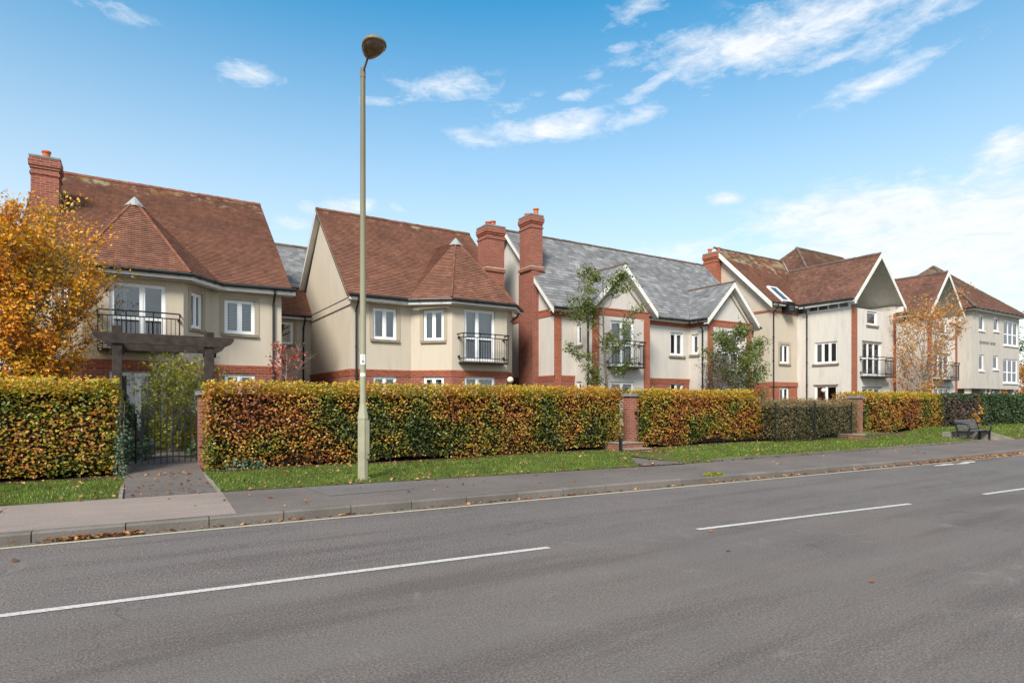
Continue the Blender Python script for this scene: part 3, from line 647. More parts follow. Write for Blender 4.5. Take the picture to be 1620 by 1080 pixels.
# ---------------------------------------------------------------- building kit
from mathutils import Matrix
ORG = [Vector((0, 0, 0))]
def bb(mb, name, mats, parent, **k):
    if mb.cuts:
        cs = [(0, 0)] + mb.cuts + [(len(mb.v), len(mb.f))]; first = None
        for (v0, f0), (v1, f1) in zip(cs, cs[1:]):
            if f1 <= f0: continue
            q = MB(); q.v = mb.v[v0:v1]; q.f = [tuple(i - v0 for i in f) for f in mb.f[f0:f1]]; q.m = mb.m[f0:f1]; o = bb(q, name, mats, parent, **k); first = first or o
        return first
    o = mb.build(name, mats, parent, **k); o.data.transform(Matrix.Translation(-ORG[0])); return o
def building(name, loc, label, cat='house'):
    ORG[0] = Vector(loc); return tag(empty(name, loc), label, cat)
def nrm2(p0, p1):
    d = (Vector(p1) - Vector(p0)).normalized(); return d, Vector((d.y, -d.x))
def wall(mb, p0, p1, z0, z1, ops=(), rev=.11, out=0.0, revmb=None):
    d, n = nrm2(p0, p1); L = (Vector(p1) - Vector(p0)).length; rm = revmb or mb
    def pt(s, z, dep=0.0): q = Vector(p0) + d * s - n * (dep - out); return (q.x, q.y, z)
    ops = [(a, b, max(z0, c), min(z1, e), c >= z0, e <= z1) for a, b, c, e in ops if e > z0 and c < z1]
    sx = sorted(set([0, L] + [v for o in ops for v in o[:2]])); sz = sorted(set([z0, z1] + [v for o in ops for v in o[2:4]]))
    for a, b in zip(sx, sx[1:]):
        for c, e in zip(sz, sz[1:]):
            if any(o[0] <= (a + b) / 2 <= o[1] and o[2] <= (c + e) / 2 <= o[3] for o in ops): continue
            mb.face([pt(a, c), pt(b, c), pt(b, e), pt(a, e)])
    r = rev + out; rm.mi = 1 if getattr(rm, 'rev', False) else rm.mi
    for a, b, c, e, lo, hi in ops:
        rm.face([pt(a, c), pt(a, e), pt(a, e, r), pt(a, c, r)]); rm.face([pt(b, e), pt(b, c), pt(b, c, r), pt(b, e, r)])
        if hi: rm.face([pt(a, e), pt(b, e), pt(b, e, r), pt(a, e, r)])
        if lo: rm.face([pt(b, c), pt(a, c), pt(a, c, r), pt(b, c, r)])
    if getattr(rm, 'rev', False): rm.mi = 0
def window(parent, p0, p1, s0, s1, z0, z1, cols=2, rail=None, sill=True, surround=False, inside='net', name='window', widths=None, sillmat='stone', headpiece=False):
    d, n = nrm2(p0, p1); O = Vector(p0) + d * s0; W = s1 - s0
    d3 = d.to_3d(); n3 = n.to_3d(); O3 = O.to_3d()
    def ob(mb, a, b, dep0, dep1, c, e): mb.obox(O3 + d3 * a - n3 * dep1 + Vector((0, 0, c)), d3 * (b - a), n3 * (dep1 - dep0), (0, 0, e - c))
    f = MB(); fw = .055; e = .002
    ob(f, e, fw, .05, .12, z0 + e, z1 - e); ob(f, W - fw, W - e, .05, .12, z0 + e, z1 - e); ob(f, fw, W - fw, .052, .12, z1 - fw, z1 - e); ob(f, fw, W - fw, .052, .12, z0 + e, z0 + fw)
    ws = widths or [1 / cols] * cols; x = fw; inner = W - 2 * fw; panes = []
    for i, q in enumerate(ws):
        xa, xb = x, x + inner * q
        if i: ob(f, xa - .02, xa + .02, .05, .115, z0 + fw, z1 - fw)
        sw = .05; a, b = xa + (.02 if i else 0), xb - (.02 if i < len(ws) - 1 else 0)
        ob(f, a, a + sw, .062, .11, z0 + fw, z1 - fw); ob(f, b - sw, b, .062, .11, z0 + fw, z1 - fw)
        ob(f, a + sw, b - sw, .064, .11, z0 + fw, z0 + fw + sw); ob(f, a + sw, b - sw, .064, .11, z1 - fw - sw, z1 - fw)
        if rail: ob(f, a + sw, b - sw, .064, .11, rail - .04, rail + .04)
        panes.append((a + sw, b - sw)); x = xb
    fo = bb(f, name, M['upvc'], parent, bevel=0)
    g_ = MB()
    for a, b in panes:
        q = [O3 + d3 * a - n3 * .088, O3 + d3 * b - n3 * .088]
        g_.face([q[0] + Vector((0, 0, z0 + fw + .05)), q[1] + Vector((0, 0, z0 + fw + .05)), q[1] + Vector((0, 0, z1 - fw - .05)), q[0] + Vector((0, 0, z1 - fw - .05))])
    bb(g_, 'pane', M['glass'], fo)
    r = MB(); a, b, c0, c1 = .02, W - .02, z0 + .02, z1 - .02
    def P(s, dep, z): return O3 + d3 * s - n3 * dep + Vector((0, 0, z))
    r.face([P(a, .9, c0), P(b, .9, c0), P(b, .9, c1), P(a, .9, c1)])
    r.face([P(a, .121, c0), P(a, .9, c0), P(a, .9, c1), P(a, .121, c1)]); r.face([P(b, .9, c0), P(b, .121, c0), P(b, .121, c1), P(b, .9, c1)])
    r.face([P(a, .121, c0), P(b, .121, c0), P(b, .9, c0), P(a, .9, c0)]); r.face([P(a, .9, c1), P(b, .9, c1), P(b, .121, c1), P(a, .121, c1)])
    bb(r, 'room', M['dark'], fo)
    if inside in ('net', 'half', 'side', 'sides'):
        c = MB(); spans = {'net': [(.03, W - .03)], 'half': [(.03, W * .52)], 'side': [(.03, W * .3)], 'sides': [(.03, W * .28), (W * .74, W - .03)]}[inside]
        for (s_a, s_b) in spans:
            k = max(4, int((s_b - s_a) / .035))
            for i in range(k):
                xa = s_a + (s_b - s_a) * i / k; xb = s_a + (s_b - s_a) * (i + 1) / k; da = .2 + .025 * (i % 2); db = .2 + .025 * ((i + 1) % 2)
                c.face([P(xa, da, z0 + .05), P(xb, db, z0 + .05), P(xb, db, z1 - .04), P(xa, da, z1 - .04)])
        bb(c, 'curtain', M['curtain'], fo)
    elif inside == 'blind':
        c = MB(); z = z0 + .08
        while z < z1 - .06: c.obox(P(.05, .21, z), d3 * (W - .1), -n3 * .03 + Vector((0, 0, .02)), (0, 0, .004)); z += .05
        bb(c, 'blind', M['blind'], fo)
    if sill:
        s_ = MB(); ob(s_, -.1, W + .1, -.07, .05, z0 - .10, z0 - .001); bb(s_, 'sill', M[sillmat], fo, bevel=.008)
    if surround:
        s_ = MB(); w_ = .13
        ob(s_, -w_, -.001, -.018, .0, z0 - (0 if sill else 0), z1 + w_); ob(s_, W + .001, W + w_, -.018, .0, z0, z1 + w_); ob(s_, -.001, W + .001, -.018, .0, z1 + .001, z1 + w_)
        bb(s_, 'surround', M['surround'], fo)
    if headpiece:
        s_ = MB(); ob(s_, -.06, W + .06, -.03, .02, z1 + .0, z1 + .05); bb(s_, 'lintel', M['stone'], fo)
    return fo
def balcony(parent, p0, p1, s0, s1, z, out=.38, top=1.08, mat='black', bow=.10):
    d, n = nrm2(p0, p1); d3 = d.to_3d(); n3 = n.to_3d(); O3 = (Vector(p0) + d * s0).to_3d(); W = s1 - s0
    def P(s, o_, zz): return O3 + d3 * s + n3 * o_ + Vector((0, 0, z + zz))
    def bo(s): return out + bow * (1 - (2 * s / W - 1) ** 2)
    K = 8; fl = MB(); fl.prism([P(0, 0.0, 0)] + [P(W * i / K, bo(W * i / K), 0) for i in range(K + 1)] + [P(W, 0.0, 0)], (0, 0, .055))
    fo = bb(fl, 'balcony', M[mat], parent)
    r = MB(); line = lambda hz, ex=0: [P(-ex, 0, hz)] + [P(W * i / K, bo(W * i / K) + ex, hz) for i in range(K + 1)] + [P(W + ex, 0, hz)]
    r.tube(line(top, .05), .022, 6); r.tube(line(top - .14), .018, 6); r.tube(line(.18), .016, 6)
    for s_ in (0, W): 
        for hz in (.22, top - .16): r.obox(P(s_ - .035, 0, hz), d3 * .07, n3 * .07, (0, 0, .07))
    bb(r, 'handrail', M[mat], fo)
    b = MB(); nb = int(W / .105)
    for i in range(nb + 1):
        s_ = W * i / nb; q = bo(s_); b.tube([P(s_, q, .05), P(s_, q, top - .14)], .0075, 4)
        if i % max(1, nb // 3) == 0 or i == nb: b.tube([P(s_, q, .03), P(s_, q, top - .14), P(s_, q + .05, top)], .016, 5)
    for q in (.13, .26):
        for s_ in (0, W): b.tube([P(s_, q, .05), P(s_, q, top - .14)], .0075, 4)
    bb(b, 'railing', M[mat], fo); return fo
def clipv(poly, b, lo, hi):
    def cl(P, v0, sg):
        out = []
        for i in range(len(P)):
            a, c = P[i], P[(i + 1) % len(P)]; da, dc = (a.dot(b) - v0) * sg, (c.dot(b) - v0) * sg
            if da >= -1e-9: out.append(a)
            if da * dc < -1e-14: out.append(a + (c - a) * (da / (da - dc)))
        return out
    P = cl(poly, lo, 1)
    return cl(P, hi, -1) if P else []
def roof_slope(mb, pts, gauge=.1, lift=.022, thick=.05, under=1):
    P = [Vector(p) for p in pts]; n = (P[1] - P[0]).cross(P[2] - P[0]).normalized()
    if n.z < 0: n = -n; P.reverse()
    t = Vector((0, 0, 1)).cross(n).normalized(); b = n.cross(t)
    vs = [p.dot(b) for p in P]; k0 = math.floor(min(vs) / gauge + 1e-6); k1 = math.ceil(max(vs) / gauge - 1e-6)
    for k in range(k0, k1):
        q = clipv(P, b, k * gauge, (k + 1) * gauge)
        if len(q) < 3: continue
        mb.mi = 0
        lf = lambda p: p + n * (lift * (1 - (p.dot(b) / gauge - k)))
        mb.face([lf(p) for p in q])
        low = [p for p in q if abs(p.dot(b) - k * gauge) < 1e-5]
        if len(low) == 2: a, c = sorted(low, key=lambda p: p.dot(t)); mb.face([a, c, lf(c), lf(a)])
    mb.mi = under; Q = [p - n * thick for p in P]; mb.face(list(reversed(Q)))
    for i in range(len(P)): j = (i + 1) % len(P); mb.face([Q[i], Q[j], P[j], P[i]])
    mb.mi = 0
def ridge(mb, a, b, r=.10, step=.32, sink=.05):
    mb.cut()
    a = Vector(a) - Vector((0, 0, sink)); b = Vector(b) - Vector((0, 0, sink)); L = (b - a).length; k = max(1, int(L / step)); pts = []; rs = []
    for i in range(k):
        u0, u1 = i / k, (i + 1) / k; j = random.uniform(-.006, .006)
        pts += [a.lerp(b, u0 + .001) + Vector((0, 0, j)), a.lerp(b, u1 - .001) + Vector((0, 0, j))]; rs += [r * 1.07, r * .95]
    mb.tube(pts, rs, 8)
def gutter(mb, pts, r=.055):
    mb.cut()
    mb.tube(pts, r, 8)
    for a, b in zip(pts, pts[1:]):
        a = Vector(a); b = Vector(b); L = (b - a).length; k = int(L / .9)
        for i in range(k + 1):
            p = a.lerp(b, (i + .5) / (k + 1)); dd = (b - a).normalized() * .03; mb.tube([p - dd, p + dd], r * 1.18, 8)
def board(mb, a, b, w, h, side):   # board hanging below line a-b, thickness w towards side
    mb.cut(); a = Vector(a); b = Vector(b); mb.obox(a - Vector((0, 0, h)), b - a, Vector(side) * w, (0, 0, h))
def downpipe(parent, x, y, z1, z0=.2, n=(0, -1), off=.06, swan=.28, r=.036):
    mb = MB(); nx, ny = n; p = lambda o_, z: (x + nx * o_, y + ny * o_, z)
    mb.tube([p(off + swan, z1), p(off + swan, z1 - .12), p(off, z1 - .42), p(off, z0)], r, 8)
    z = z1 - .5
    while z > z0 + .3: mb.tube([p(off, z), p(off, z + .05)], r * 1.35, 8); mb.box(x - .02 if nx == 0 else min(x, x + nx * off), y - .02 if ny == 0 else min(y, y + ny * off), z, x + .02 if nx == 0 else max(x, x + nx * off), y + .02 if ny == 0 else max(y, y + ny * off), z + .04); z -= 1.25
    return bb(mb, 'downpipe', M['black'], parent, uv=False)
def chimney(parent, x0, y0, x1, y1, z0, z1, pots, mat='brick', shoulder=None):
    mb = MB(); mb.box(x0, y0, z0, x1, y1, z1 - .55)
    for i, (e, a, b) in enumerate(((.03, .55, .47), (.0, .47, .36), (.03, .36, .28), (.06, .28, .10), (.03, .10, .03))): mb.box(x0 - e, y0 - e, z1 - a, x1 + e, y1 + e, z1 - b)
    if shoulder: mb.box(x0 - .05, y0 - .05, shoulder - .12, x1 + .05, y1 + .05, shoulder)
    o = bb(mb, 'chimney', M[mat], parent)
    c = MB(); c.box(x0 - .045, y0 - .045, z1 - .03, x1 + .045, y1 + .045, z1 + .03); bb(c, 'cap', M['coping'], o)
    if shoulder:
        c = MB(); c.prism([(x0 - .055, y0 - .055, shoulder), (x0 - .055, y1 + .055, shoulder), (x0, y1, shoulder + .07), (x0, y0, shoulder + .07)], (x1 - x0 + .1, 0, 0)); bb(c, 'shoulder', M['stone'], o)
    for px_, py_, h in pots:
        q = MB(); q.lathe((px_, py_, z1 + .02), [(.13, 0), (.12, .04), (.105, .06), (.10, h - .07), (.125, h - .05), (.125, h), (.09, h), (.085, h - .1)], 14); bb(q, 'pot', M['pot'], o, smooth=True, uv=False)
    return o
def gable_tri(mb, p0, p1, z, apex_z, apex_s=None):
    d, n = nrm2(p0, p1); L = (Vector(p1) - Vector(p0)).length; a = Vector(p0) + d * (apex_s if apex_s is not None else L / 2)
    mb.face([(p0[0], p0[1], z), (p1[0], p1[1], z), (a.x, a.y, apex_z)])
def wallset(root, segs, z0, zs, z1, upper='cream', base='brick', ops={}, string=True, basemask=None, wmb=None):
    """render above zs, brick below, with a proud string course; ops[i] = [(s0,s1,z0,z1)]"""
    up = MB(); up.rev = True; lo = MB(); st = MB(); rv = None
    for i, (a, b) in enumerate(zip(segs, segs[1:])):
        o = ops.get(i, [])
        if basemask is not None and i not in basemask: wall(up, a, b, z0, z1, o, revmb=rv); continue
        wall(up, a, b, zs, z1, o, revmb=rv); wall(lo, a, b, z0, zs, o)
    if wmb: wmb(up)
    bb(up, 'wall', [M[upper], M['surround' if upper == 'cream' else upper]], root)
    if lo.f: bb(lo, 'brick_base', M[base], root)
    if string:
        for i, (a, b) in enumerate(zip(segs, segs[1:])):
            if basemask is not None and i not in basemask: continue
            st.cut(); d, n = nrm2(a, b); A = Vector(a) - d * .0; B = Vector(b) + d * .0
            for q, (za, zb, pr) in enumerate(((zs - .23, zs - .155, .018), (zs - .155, zs - .075, .032), (zs - .075, zs, .046))):
                st.obox((A.x, A.y, za), (B - A).to_3d(), n.to_3d() * pr, (0, 0, zb - za))
        bb(st, 'string_course', M['brick_bright'], root)

# ---------------------------------------------------------------- house one (left)
def house_one():
    r = building('apartment_house', (.8, 21, .2), 'cream rendered house with clay tiled roof at far left, behind the pergola')
    S_ = [(-2.6, 31), (-2.6, 21), (-2.05, 21), (-1.2, 19.9), (1.2, 19.9), (2.0, 21), (4.12, 21), (4.12, 31)]
    dr = (.66 - .05, 1.95); wc = (.35, .95); wm = (.4, 1.3); wl = (.35, .95)
    ops = {3: [(*dr, 3.12, 4.93), (*dr, .35, 2.45)], 4: [(*wc, 3.8, 4.88), (*wc, 1.3, 2.5)], 5: [(*wm, 3.78, 4.86), (*wm, 1.3, 2.5)], 2: [(*wl, 3.8, 4.88)]}
    def tri(mb):
        gable_tri(mb, (-2.6, 32), (-2.6, 21), 5.25, 9.3, 5.5); gable_tri(mb, (4.12, 21), (4.12, 32), 5.25, 9.3, 5.5)
    wallset(r, S_, .1, 2.78, 5.3, ops=ops, wmb=tri)
    f = lambda i: (S_[i], S_[i + 1])
    window(r, *f(3), *dr, 3.12, 4.93, 2, rail=3.95, sill=False, inside='side', name='balcony_door', widths=[.58, .42])
    window(r, *f(3), *dr, .35, 2.45, 2, sill=False, inside='net', name='garden_door')
    window(r, *f(4), *wc, 3.8, 4.88, 2, surround=True, inside='net'); window(r, *f(4), *wc, 1.3, 2.5, 2, inside='net')
    window(r, *f(2), *wl, 3.8, 4.88, 2, surround=True, inside='net')
    window(r, *f(5), *wm, 3.78, 4.86, 2, surround=True, inside='blind'); window(r, *f(5), *wm, 1.3, 2.5, 2, inside='net')
    balcony(r, *f(3), .36, 2.28, 3.0)
    E, ze = 20.68, 5.32; m = MB(); X0, X1 = -2.85, 4.38; RY, RZ = 26.5, 9.68
    roof_slope(m, [(X0, E, ze), (X1, E, ze), (X1, RY, RZ), (X0, RY, RZ)]); roof_slope(m, [(X0, 32.3, ze), (X1, 32.3, ze), (X1, RY, RZ), (X0, RY, RZ)])
    A = (0.0, 22.0, 7.83); B = (0.0, 24.1, 7.87); FL, FR, BR, BL = (-1.36, 19.6, 5.3), (1.36, 19.6, 5.3), (2.28, 20.75, 5.3), (-2.28, 20.75, 5.3)
    roof_slope(m, [FL, FR, A]); roof_slope(m, [FR, BR, A]); roof_slope(m, [FL, BL, A]); roof_slope(m, [BR, B, A]); roof_slope(m, [BL, B, A])
    ro = bb(m, 'roof', [M['tile'], M['soffit']], r)
    q = MB(); ridge(q, (X0, RY, RZ + .03), (X1, RY, RZ + .03)); 
    for c in (FL, FR): ridge(q, Vector(c) + Vector((0, 0, .01)), Vector(A), .045, .1, .0)
    bb(q, 'ridge_tiles', M['hip'], ro, uv=False)
    q = MB(); q.lathe((A[0], A[1] - .0, A[2] - .22), [(.30, 0), (.2, .12), (.1, .24), (.03, .32)], 8); bb(q, 'lead_cap', M['lead'], ro, uv=False)
    g_ = MB(); L = [(-2.85, 20.62, 5.27), (-2.3, 20.62, 5.27), (-1.40, 19.53, 5.25), (1.40, 19.53, 5.25), (2.3, 20.66, 5.26), (4.5, 20.62, 5.28)]; gutter(g_, L); bb(g_, 'gutter', M['black'], r, uv=False)
    b = MB()
    for a, c in zip(L, L[1:]): a = Vector(a) + Vector((0, .06, .0)); c = Vector(c) + Vector((0, .06, .0)); board(b, a, c, .03, .17, (0, 1, 0)); b.obox(a - Vector((0, 0, .17)), c - a, (0, .33, 0), (0, 0, .02))
    bb(b, 'fascia', M['board'], r, uv=False)
    downpipe(r, 3.86, 21, 5.25)
    chimney(r, -2.72, 23.6, -2.02, 24.4, 5.0, 9.2, [(-2.37, 24.0, .30)], 'brick', 7.15)
    q = MB(); 
    for (a, c) in (((4.40, E, ze), (4.40, RY, RZ)),): board(q, Vector(a) - Vector((.04, 0, .02)), Vector(c) - Vector((.04, 0, .02)), .03, .1, (1, 0, 0))
    bb(q, 'verge', M['ridge'], r, uv=False)
house_one()

def house_two():
    r = building('apartment_house', (9.7, 21, .2), 'cream house with clay tiled roof and corner bay, directly behind the street lamp')
    S_ = [(6.44, 28.6), (6.44, 21), (8.7, 21), (9.85, 19.9), (12.2, 19.9), (13.0, 20.8), (13.0, 28.6)]
    w1 = (.8, 1.7); w2 = (.48, 1.27); dr = (.51, 1.82)
    ops = {1: [(*w1, 3.87, 5.0), (*w1, 1.3, 2.54)], 2: [(*w2, 3.87, 5.0), (*w2, 1.3, 2.54)], 3: [(*dr, 3.15, 5.06), (*dr, .35, 2.56)]}
    wallset(r, S_, .1, 2.78, 5.34, ops=ops, wmb=lambda mb: (gable_tri(mb, (6.44, 28.6), (6.44, 21), 5.3, 9.28, 3.75), gable_tri(mb, (13.0, 21), (13.0, 28.6), 5.3, 9.28, 3.9)))
    f = lambda i: (S_[i], S_[i + 1])
    window(r, *f(1), *w1, 3.87, 5.0, 2, surround=True, inside='net'); window(r, *f(1), *w1, 1.3, 2.54, 2, inside=None)
    window(r, *f(2), *w2, 3.87, 5.0, 2, surround=True, inside='side'); window(r, *f(2), *w2, 1.3, 2.54, 2, inside='net')
    window(r, *f(3), *dr, 3.15, 5.06, 2, rail=4.0, sill=False, inside='net', name='balcony_door', widths=[.42, .58]); window(r, *f(3), *dr, .35, 2.56, 2, sill=False, inside='net', name='garden_door', widths=[.42, .58])
    balcony(r, *f(3), .26, 2.18, 3.03)
    m = MB(); E, ze = 20.65, 5.38; X0, X1 = 6.2, 13.22; RY, RZ = 24.9, 9.4
    roof_slope(m, [(X0, E, ze), (X1, E, ze), (X1, RY, RZ), (X0, RY, RZ)]); roof_slope(m, [(X0, 28.9, ze + .3), (X1, 28.9, ze + .3), (X1, RY, RZ), (X0, RY, RZ)])
    A = (11.0, 21.9, 8.12); B = (10.98, 24.05, 8.2); FL, FR, BR, BL = (9.68, 19.6, 5.36), (12.38, 19.6, 5.36), (13.35, 20.7, 5.36), (8.45, 20.75, 5.36)
    for p in ([FL, FR, A], [FR, BR, A], [FL, BL, A], [BR, B, A], [BL, B, A]): roof_slope(m, p)
    ro = bb(m, 'roof', [M['tile'], M['soffit']], r)
    q = MB(); ridge(q, (X0, RY, RZ + .03), (X1, RY, RZ + .03)); ridge(q, Vector(A) + Vector((0, .1, .02)), Vector(B) + Vector((0, 0, .04)), .075)
    for c in (FL, FR): ridge(q, Vector(c) + Vector((0, 0, .01)), Vector(A), .045, .1, .0)
    bb(q, 'ridge_tiles', M['ridge'], ro, uv=False)
    q = MB(); q.lathe((A[0], A[1] - .0, A[2] - .22), [(.30, 0), (.2, .12), (.1, .24), (.03, .32)], 8)
    a, c = Vector(BL), Vector(B); q.obox(a + Vector((-.03, 0, .07)), c - a, (.09, .0, 0), (0, 0, .03)); bb(q, 'lead_cap', M['lead'], ro, uv=False)
    g_ = MB(); L = [(6.28, 20.59, 5.32), (8.42, 20.61, 5.31), (9.66, 19.53, 5.30), (12.42, 19.53, 5.30), (13.4, 20.62, 5.3)]; gutter(g_, L); g_.tube([(13.1, 20.3, 5.28), (13.0, 20.45, 5.0), (12.75, 20.45, 4.8)], .04, 6); bb(g_, 'gutter', M['black'], r, uv=False)
    b = MB()
    for a, c in zip(L, L[1:]): a = Vector(a) + Vector((0, .06, .0)); c = Vector(c) + Vector((0, .06, .0)); board(b, a, c, .03, .16, (0, 1, 0)); b.obox(a - Vector((0, 0, .16)), c - a, (0, .33, 0), (0, 0, .02))
    bb(b, 'fascia', M['board'], r, uv=False)
    q = MB(); board(q, (6.2, RY, RZ - .06), (6.2, 28.9, ze + .24), .22, .14, (1, 0, 0)); bb(q, 'verge_board', M['board'], r, uv=False); q = MB(); board(q, (6.2, RY, RZ - .03), (6.2, E, ze - .03), .22, .10, (1, 0, 0)); bb(q, 'verge', M['ridge'], r, uv=False)
    downpipe(r, 6.62, 21, 5.28)
    c = MB(); c.obox((6.425, 21, 5.02), (0, 5.6, 0), (-.012, 0, 0), (0, 0, .03)); bb(c, 'joint', M['ridge_grey'], r, uv=False)
    chimney(r, 12.45, 21.9, 13.3, 22.7, 4.0, 9.0, [(12.68, 22.2, .2), (12.98, 22.3, .3)], 'brick', 7.2)
house_two()

def link_block():
    r = building('link_block', (5.3, 26.7, .2), 'low recessed link with slate and tile roof between the two left houses', 'building')
    a, b = (4.12, 26.7), (6.44, 26.7); w = (.8, 1.6)
    wallset(r, [a, b], .1, 2.0, 5.25, ops={0: [(*w, 4.05, 5.0)]}, string=False)
    window(r, a, b, *w, 4.05, 5.0, 1, surround=True, inside=None)
    m = MB(); roof_slope(m, [(4.12, 26.45, 5.3), (6.44, 26.45, 5.3), (6.44, 27.95, 6.75), (4.12, 27.95, 6.75)]); bb(m, 'roof', [M['tile'], M['soffit']], r)
    m = MB(); roof_slope(m, [(2.5, 27.7, 6.7), (9, 27.7, 6.7), (9, 30.1, 9.05), (2.5, 30.1, 9.05)], .2, .01); ro = bb(m, 'slate_roof', [M['slate'], M['soffit']], r)
    q = MB(); ridge(q, (2.5, 30.1, 9.08), (9, 30.1, 9.08)); bb(q, 'ridge_tiles', M['ridge_grey'], ro, uv=False)
    g_ = MB(); gutter(g_, [(4.15, 26.4, 5.25), (6.4, 26.4, 5.25)]); bb(g_, 'gutter', M['black'], r, uv=False)
    b_ = MB(); board(b_, (4.12, 26.46, 5.27), (6.44, 26.46, 5.27), .03, .16, (0, 1, 0)); bb(b_, 'fascia', M['board'], r, uv=False)
    downpipe(r, 6.12, 26.7, 5.2)
link_block()

def house_three():
    r = building('apartment_house', (20.8, 19.9, .2), 'pale house with grey slate roof, two small front gables and brick bands')
    S_ = [(14.45, 26.9), (14.45, 19.9), (15.5, 19.9), (15.5, 18.75), (18.6, 18.75), (18.6, 19.9), (22.38, 19.9), (22.38, 18.8), (25.45, 18.8), (25.45, 19.9), (27.2, 19.9), (27.2, 26.9)]
    ws = (.12, .46); d1 = (.95, 2.25); wm = (2.5, 3.38)
    ops = {2: [(*ws, 3.95, 4.8), (*ws, 1.3, 2.45)], 3: [(*d1, 3.08, 4.95), (*d1, .35, 2.45)], 5: [(*wm, 3.78, 4.86), (*wm, 1.3, 2.52)], 6: [(.15, .55, 3.85, 4.8)], 7: [(*d1, 3.08, 4.95), (*d1, .35, 2.45)]}
    wallset(r, S_, .1, 2.7, 5.42, 'grey_render', 'brick', ops, basemask={0, 1, 5, 9, 10}, wmb=lambda mb: (gable_tri(mb, (14.45, 26.9), (14.45, 19.9), 5.4, 9.25), gable_tri(mb, (27.2, 19.9), (27.2, 26.9), 5.4, 9.25), gable_tri(mb, (15.5, 18.75), (18.6, 18.75), 5.4, 7.0), gable_tri(mb, (22.38, 18.8), (25.45, 18.8), 5.4, 7.0)))
    f = lambda i: (S_[i], S_[i + 1])
    window(r, *f(2), *ws, 3.95, 4.8, 1, inside='net'); window(r, *f(2), *ws, 1.3, 2.45, 1, inside='net', sill=False)
    window(r, *f(3), *d1, 3.08, 4.95, 2, rail=3.95, sill=False, inside='net', name='balcony_door'); window(r, *f(3), *d1, .35, 2.45, 2, sill=False, inside=None, name='garden_door')
    window(r, *f(5), *wm, 3.78, 4.86, 2, inside='sides'); window(r, *f(5), *wm, 1.3, 2.52, 2, inside=None)
    window(r, *f(6), .15, .55, 3.85, 4.8, 1, inside='net')
    window(r, *f(7), *d1, 3.08, 4.95, 2, rail=3.95, sill=False, inside='net', name='balcony_door'); window(r, *f(7), *d1, .35, 2.45, 2, sill=False, inside='net', name='garden_door')
    balcony(r, *f(3), .75, 2.5, 3.0); balcony(r, *f(7), .75, 2.5, 3.0)
    bd = MB()
    for i in (0, 1, 2, 3, 4, 5, 6, 7, 8, 9):
        a, b = S_[i], S_[i + 1]; d, n = nrm2(a, b); bd.cut()
        bd.obox((a[0], a[1], 5.12), (Vector(b) - Vector(a)).to_3d(), n.to_3d() * .02, (0, 0, .25))
        bd.obox((a[0], a[1], 5.37), (Vector(b) - Vector(a)).to_3d(), n.to_3d() * .04, (0, 0, .06))
    for x0, x1, y, z0 in ((14.45, 14.78, 19.9, .2), (15.48, 15.82, 18.75, .2), (18.3, 18.62, 18.75, .2), (22.36, 22.7, 18.8, .2), (25.15, 25.47, 18.8, .2)): bd.cut(); bd.box(x0, y - .05, z0, x1, y, 5.119)
    bb(bd, 'brick_band', M['brick_bright'], r)
    m = MB(); E, ze = 19.62, 5.47; RY, RZ = 23.35, 9.37; X0, X1 = 14.2, 27.45
    roof_slope(m, [(X0, E, ze), (X1, E, ze), (X1, RY, RZ), (X0, RY, RZ)], .2, .012); roof_slope(m, [(X0, 27.1, ze), (X1, 27.1, ze), (X1, RY, RZ), (X0, RY, RZ)], .2, .012)
    for cx, fy in ((17.03, 18.47), (23.93, 18.52)):
        for sx in (-1, 1): roof_slope(m, [(cx + sx * 1.82, fy, 5.45), (cx + sx * 1.82, 19.9, 5.45), (cx, 21.4, 7.27), (cx, fy, 7.27)], .2, .012)
    ro = bb(m, 'roof', [M['slate'], M['soffit']], r)
    q = MB(); ridge(q, (X0, RY, RZ + .02), (X1, RY, RZ + .02), .09)
    for cx, fy in ((17.03, 18.47), (23.93, 18.52)): ridge(q, (cx, fy, 7.29), (cx, 21.4, 7.29), .075)
    bb(q, 'ridge_tiles', M['ridge_grey'], ro, uv=False)
    v = MB()
    for cx, fy in ((17.03, 18.47), (23.93, 18.52)):
        for sx in (-1, 1): v.cut(); v.tube([(cx + sx * 1.82, 19.72, 5.57), (cx + sx * .03, 21.45, 7.30)], .03, 5)
    bb(v, 'valley_lead', M['lead'], ro, uv=False)
    b = MB()
    for (a, c) in (((14.2, RY, RZ - .05), (14.2, E, ze - .05)), ((14.2, RY, RZ - .05), (14.2, 27.1, ze - .05))): board(b, a, c, .04, .24, (1, 0, 0))
    for cx, fy in ((17.03, 18.47), (23.93, 18.52)):
        for sx in (-1, 1): board(b, (cx, fy - .005, 7.23), (cx + sx * 1.84, fy - .005, 5.40), .04, .24, (0, 1, 0)); b.cut(); b.obox((cx, fy + .035, 6.98), (sx * 1.82, 0, -1.8), (0, .25, 0), (0, 0, .02))
        board(b, (cx - 1.82, 18.5, 5.44), (cx - 1.82, 19.6, 5.44), .03, .15, (1, 0, 0))
    for xa, xb in ((14.24, 15.2), (18.85, 22.1), (25.75, 27.4)): board(b, (xa, 19.66, 5.46), (xb, 19.66, 5.46), .03, .15, (0, 1, 0)); b.cut(); b.box(xa, 19.69, 5.30, xb, 19.95, 5.32)
    bb(b, 'verge_board', M['board'], r, uv=False)
    t = MB()
    for cx, fy in ((17.03, 18.75), (23.93, 18.8)):
        for sx in (-1, 1): board(t, (cx, fy - .03, 6.72), (cx + sx * 1.3, fy - .03, 5.46), .03, .10, (0, 1, 0))
    bb(t, 'gable_trim', M['stone'], r, uv=False)
    g_ = MB()
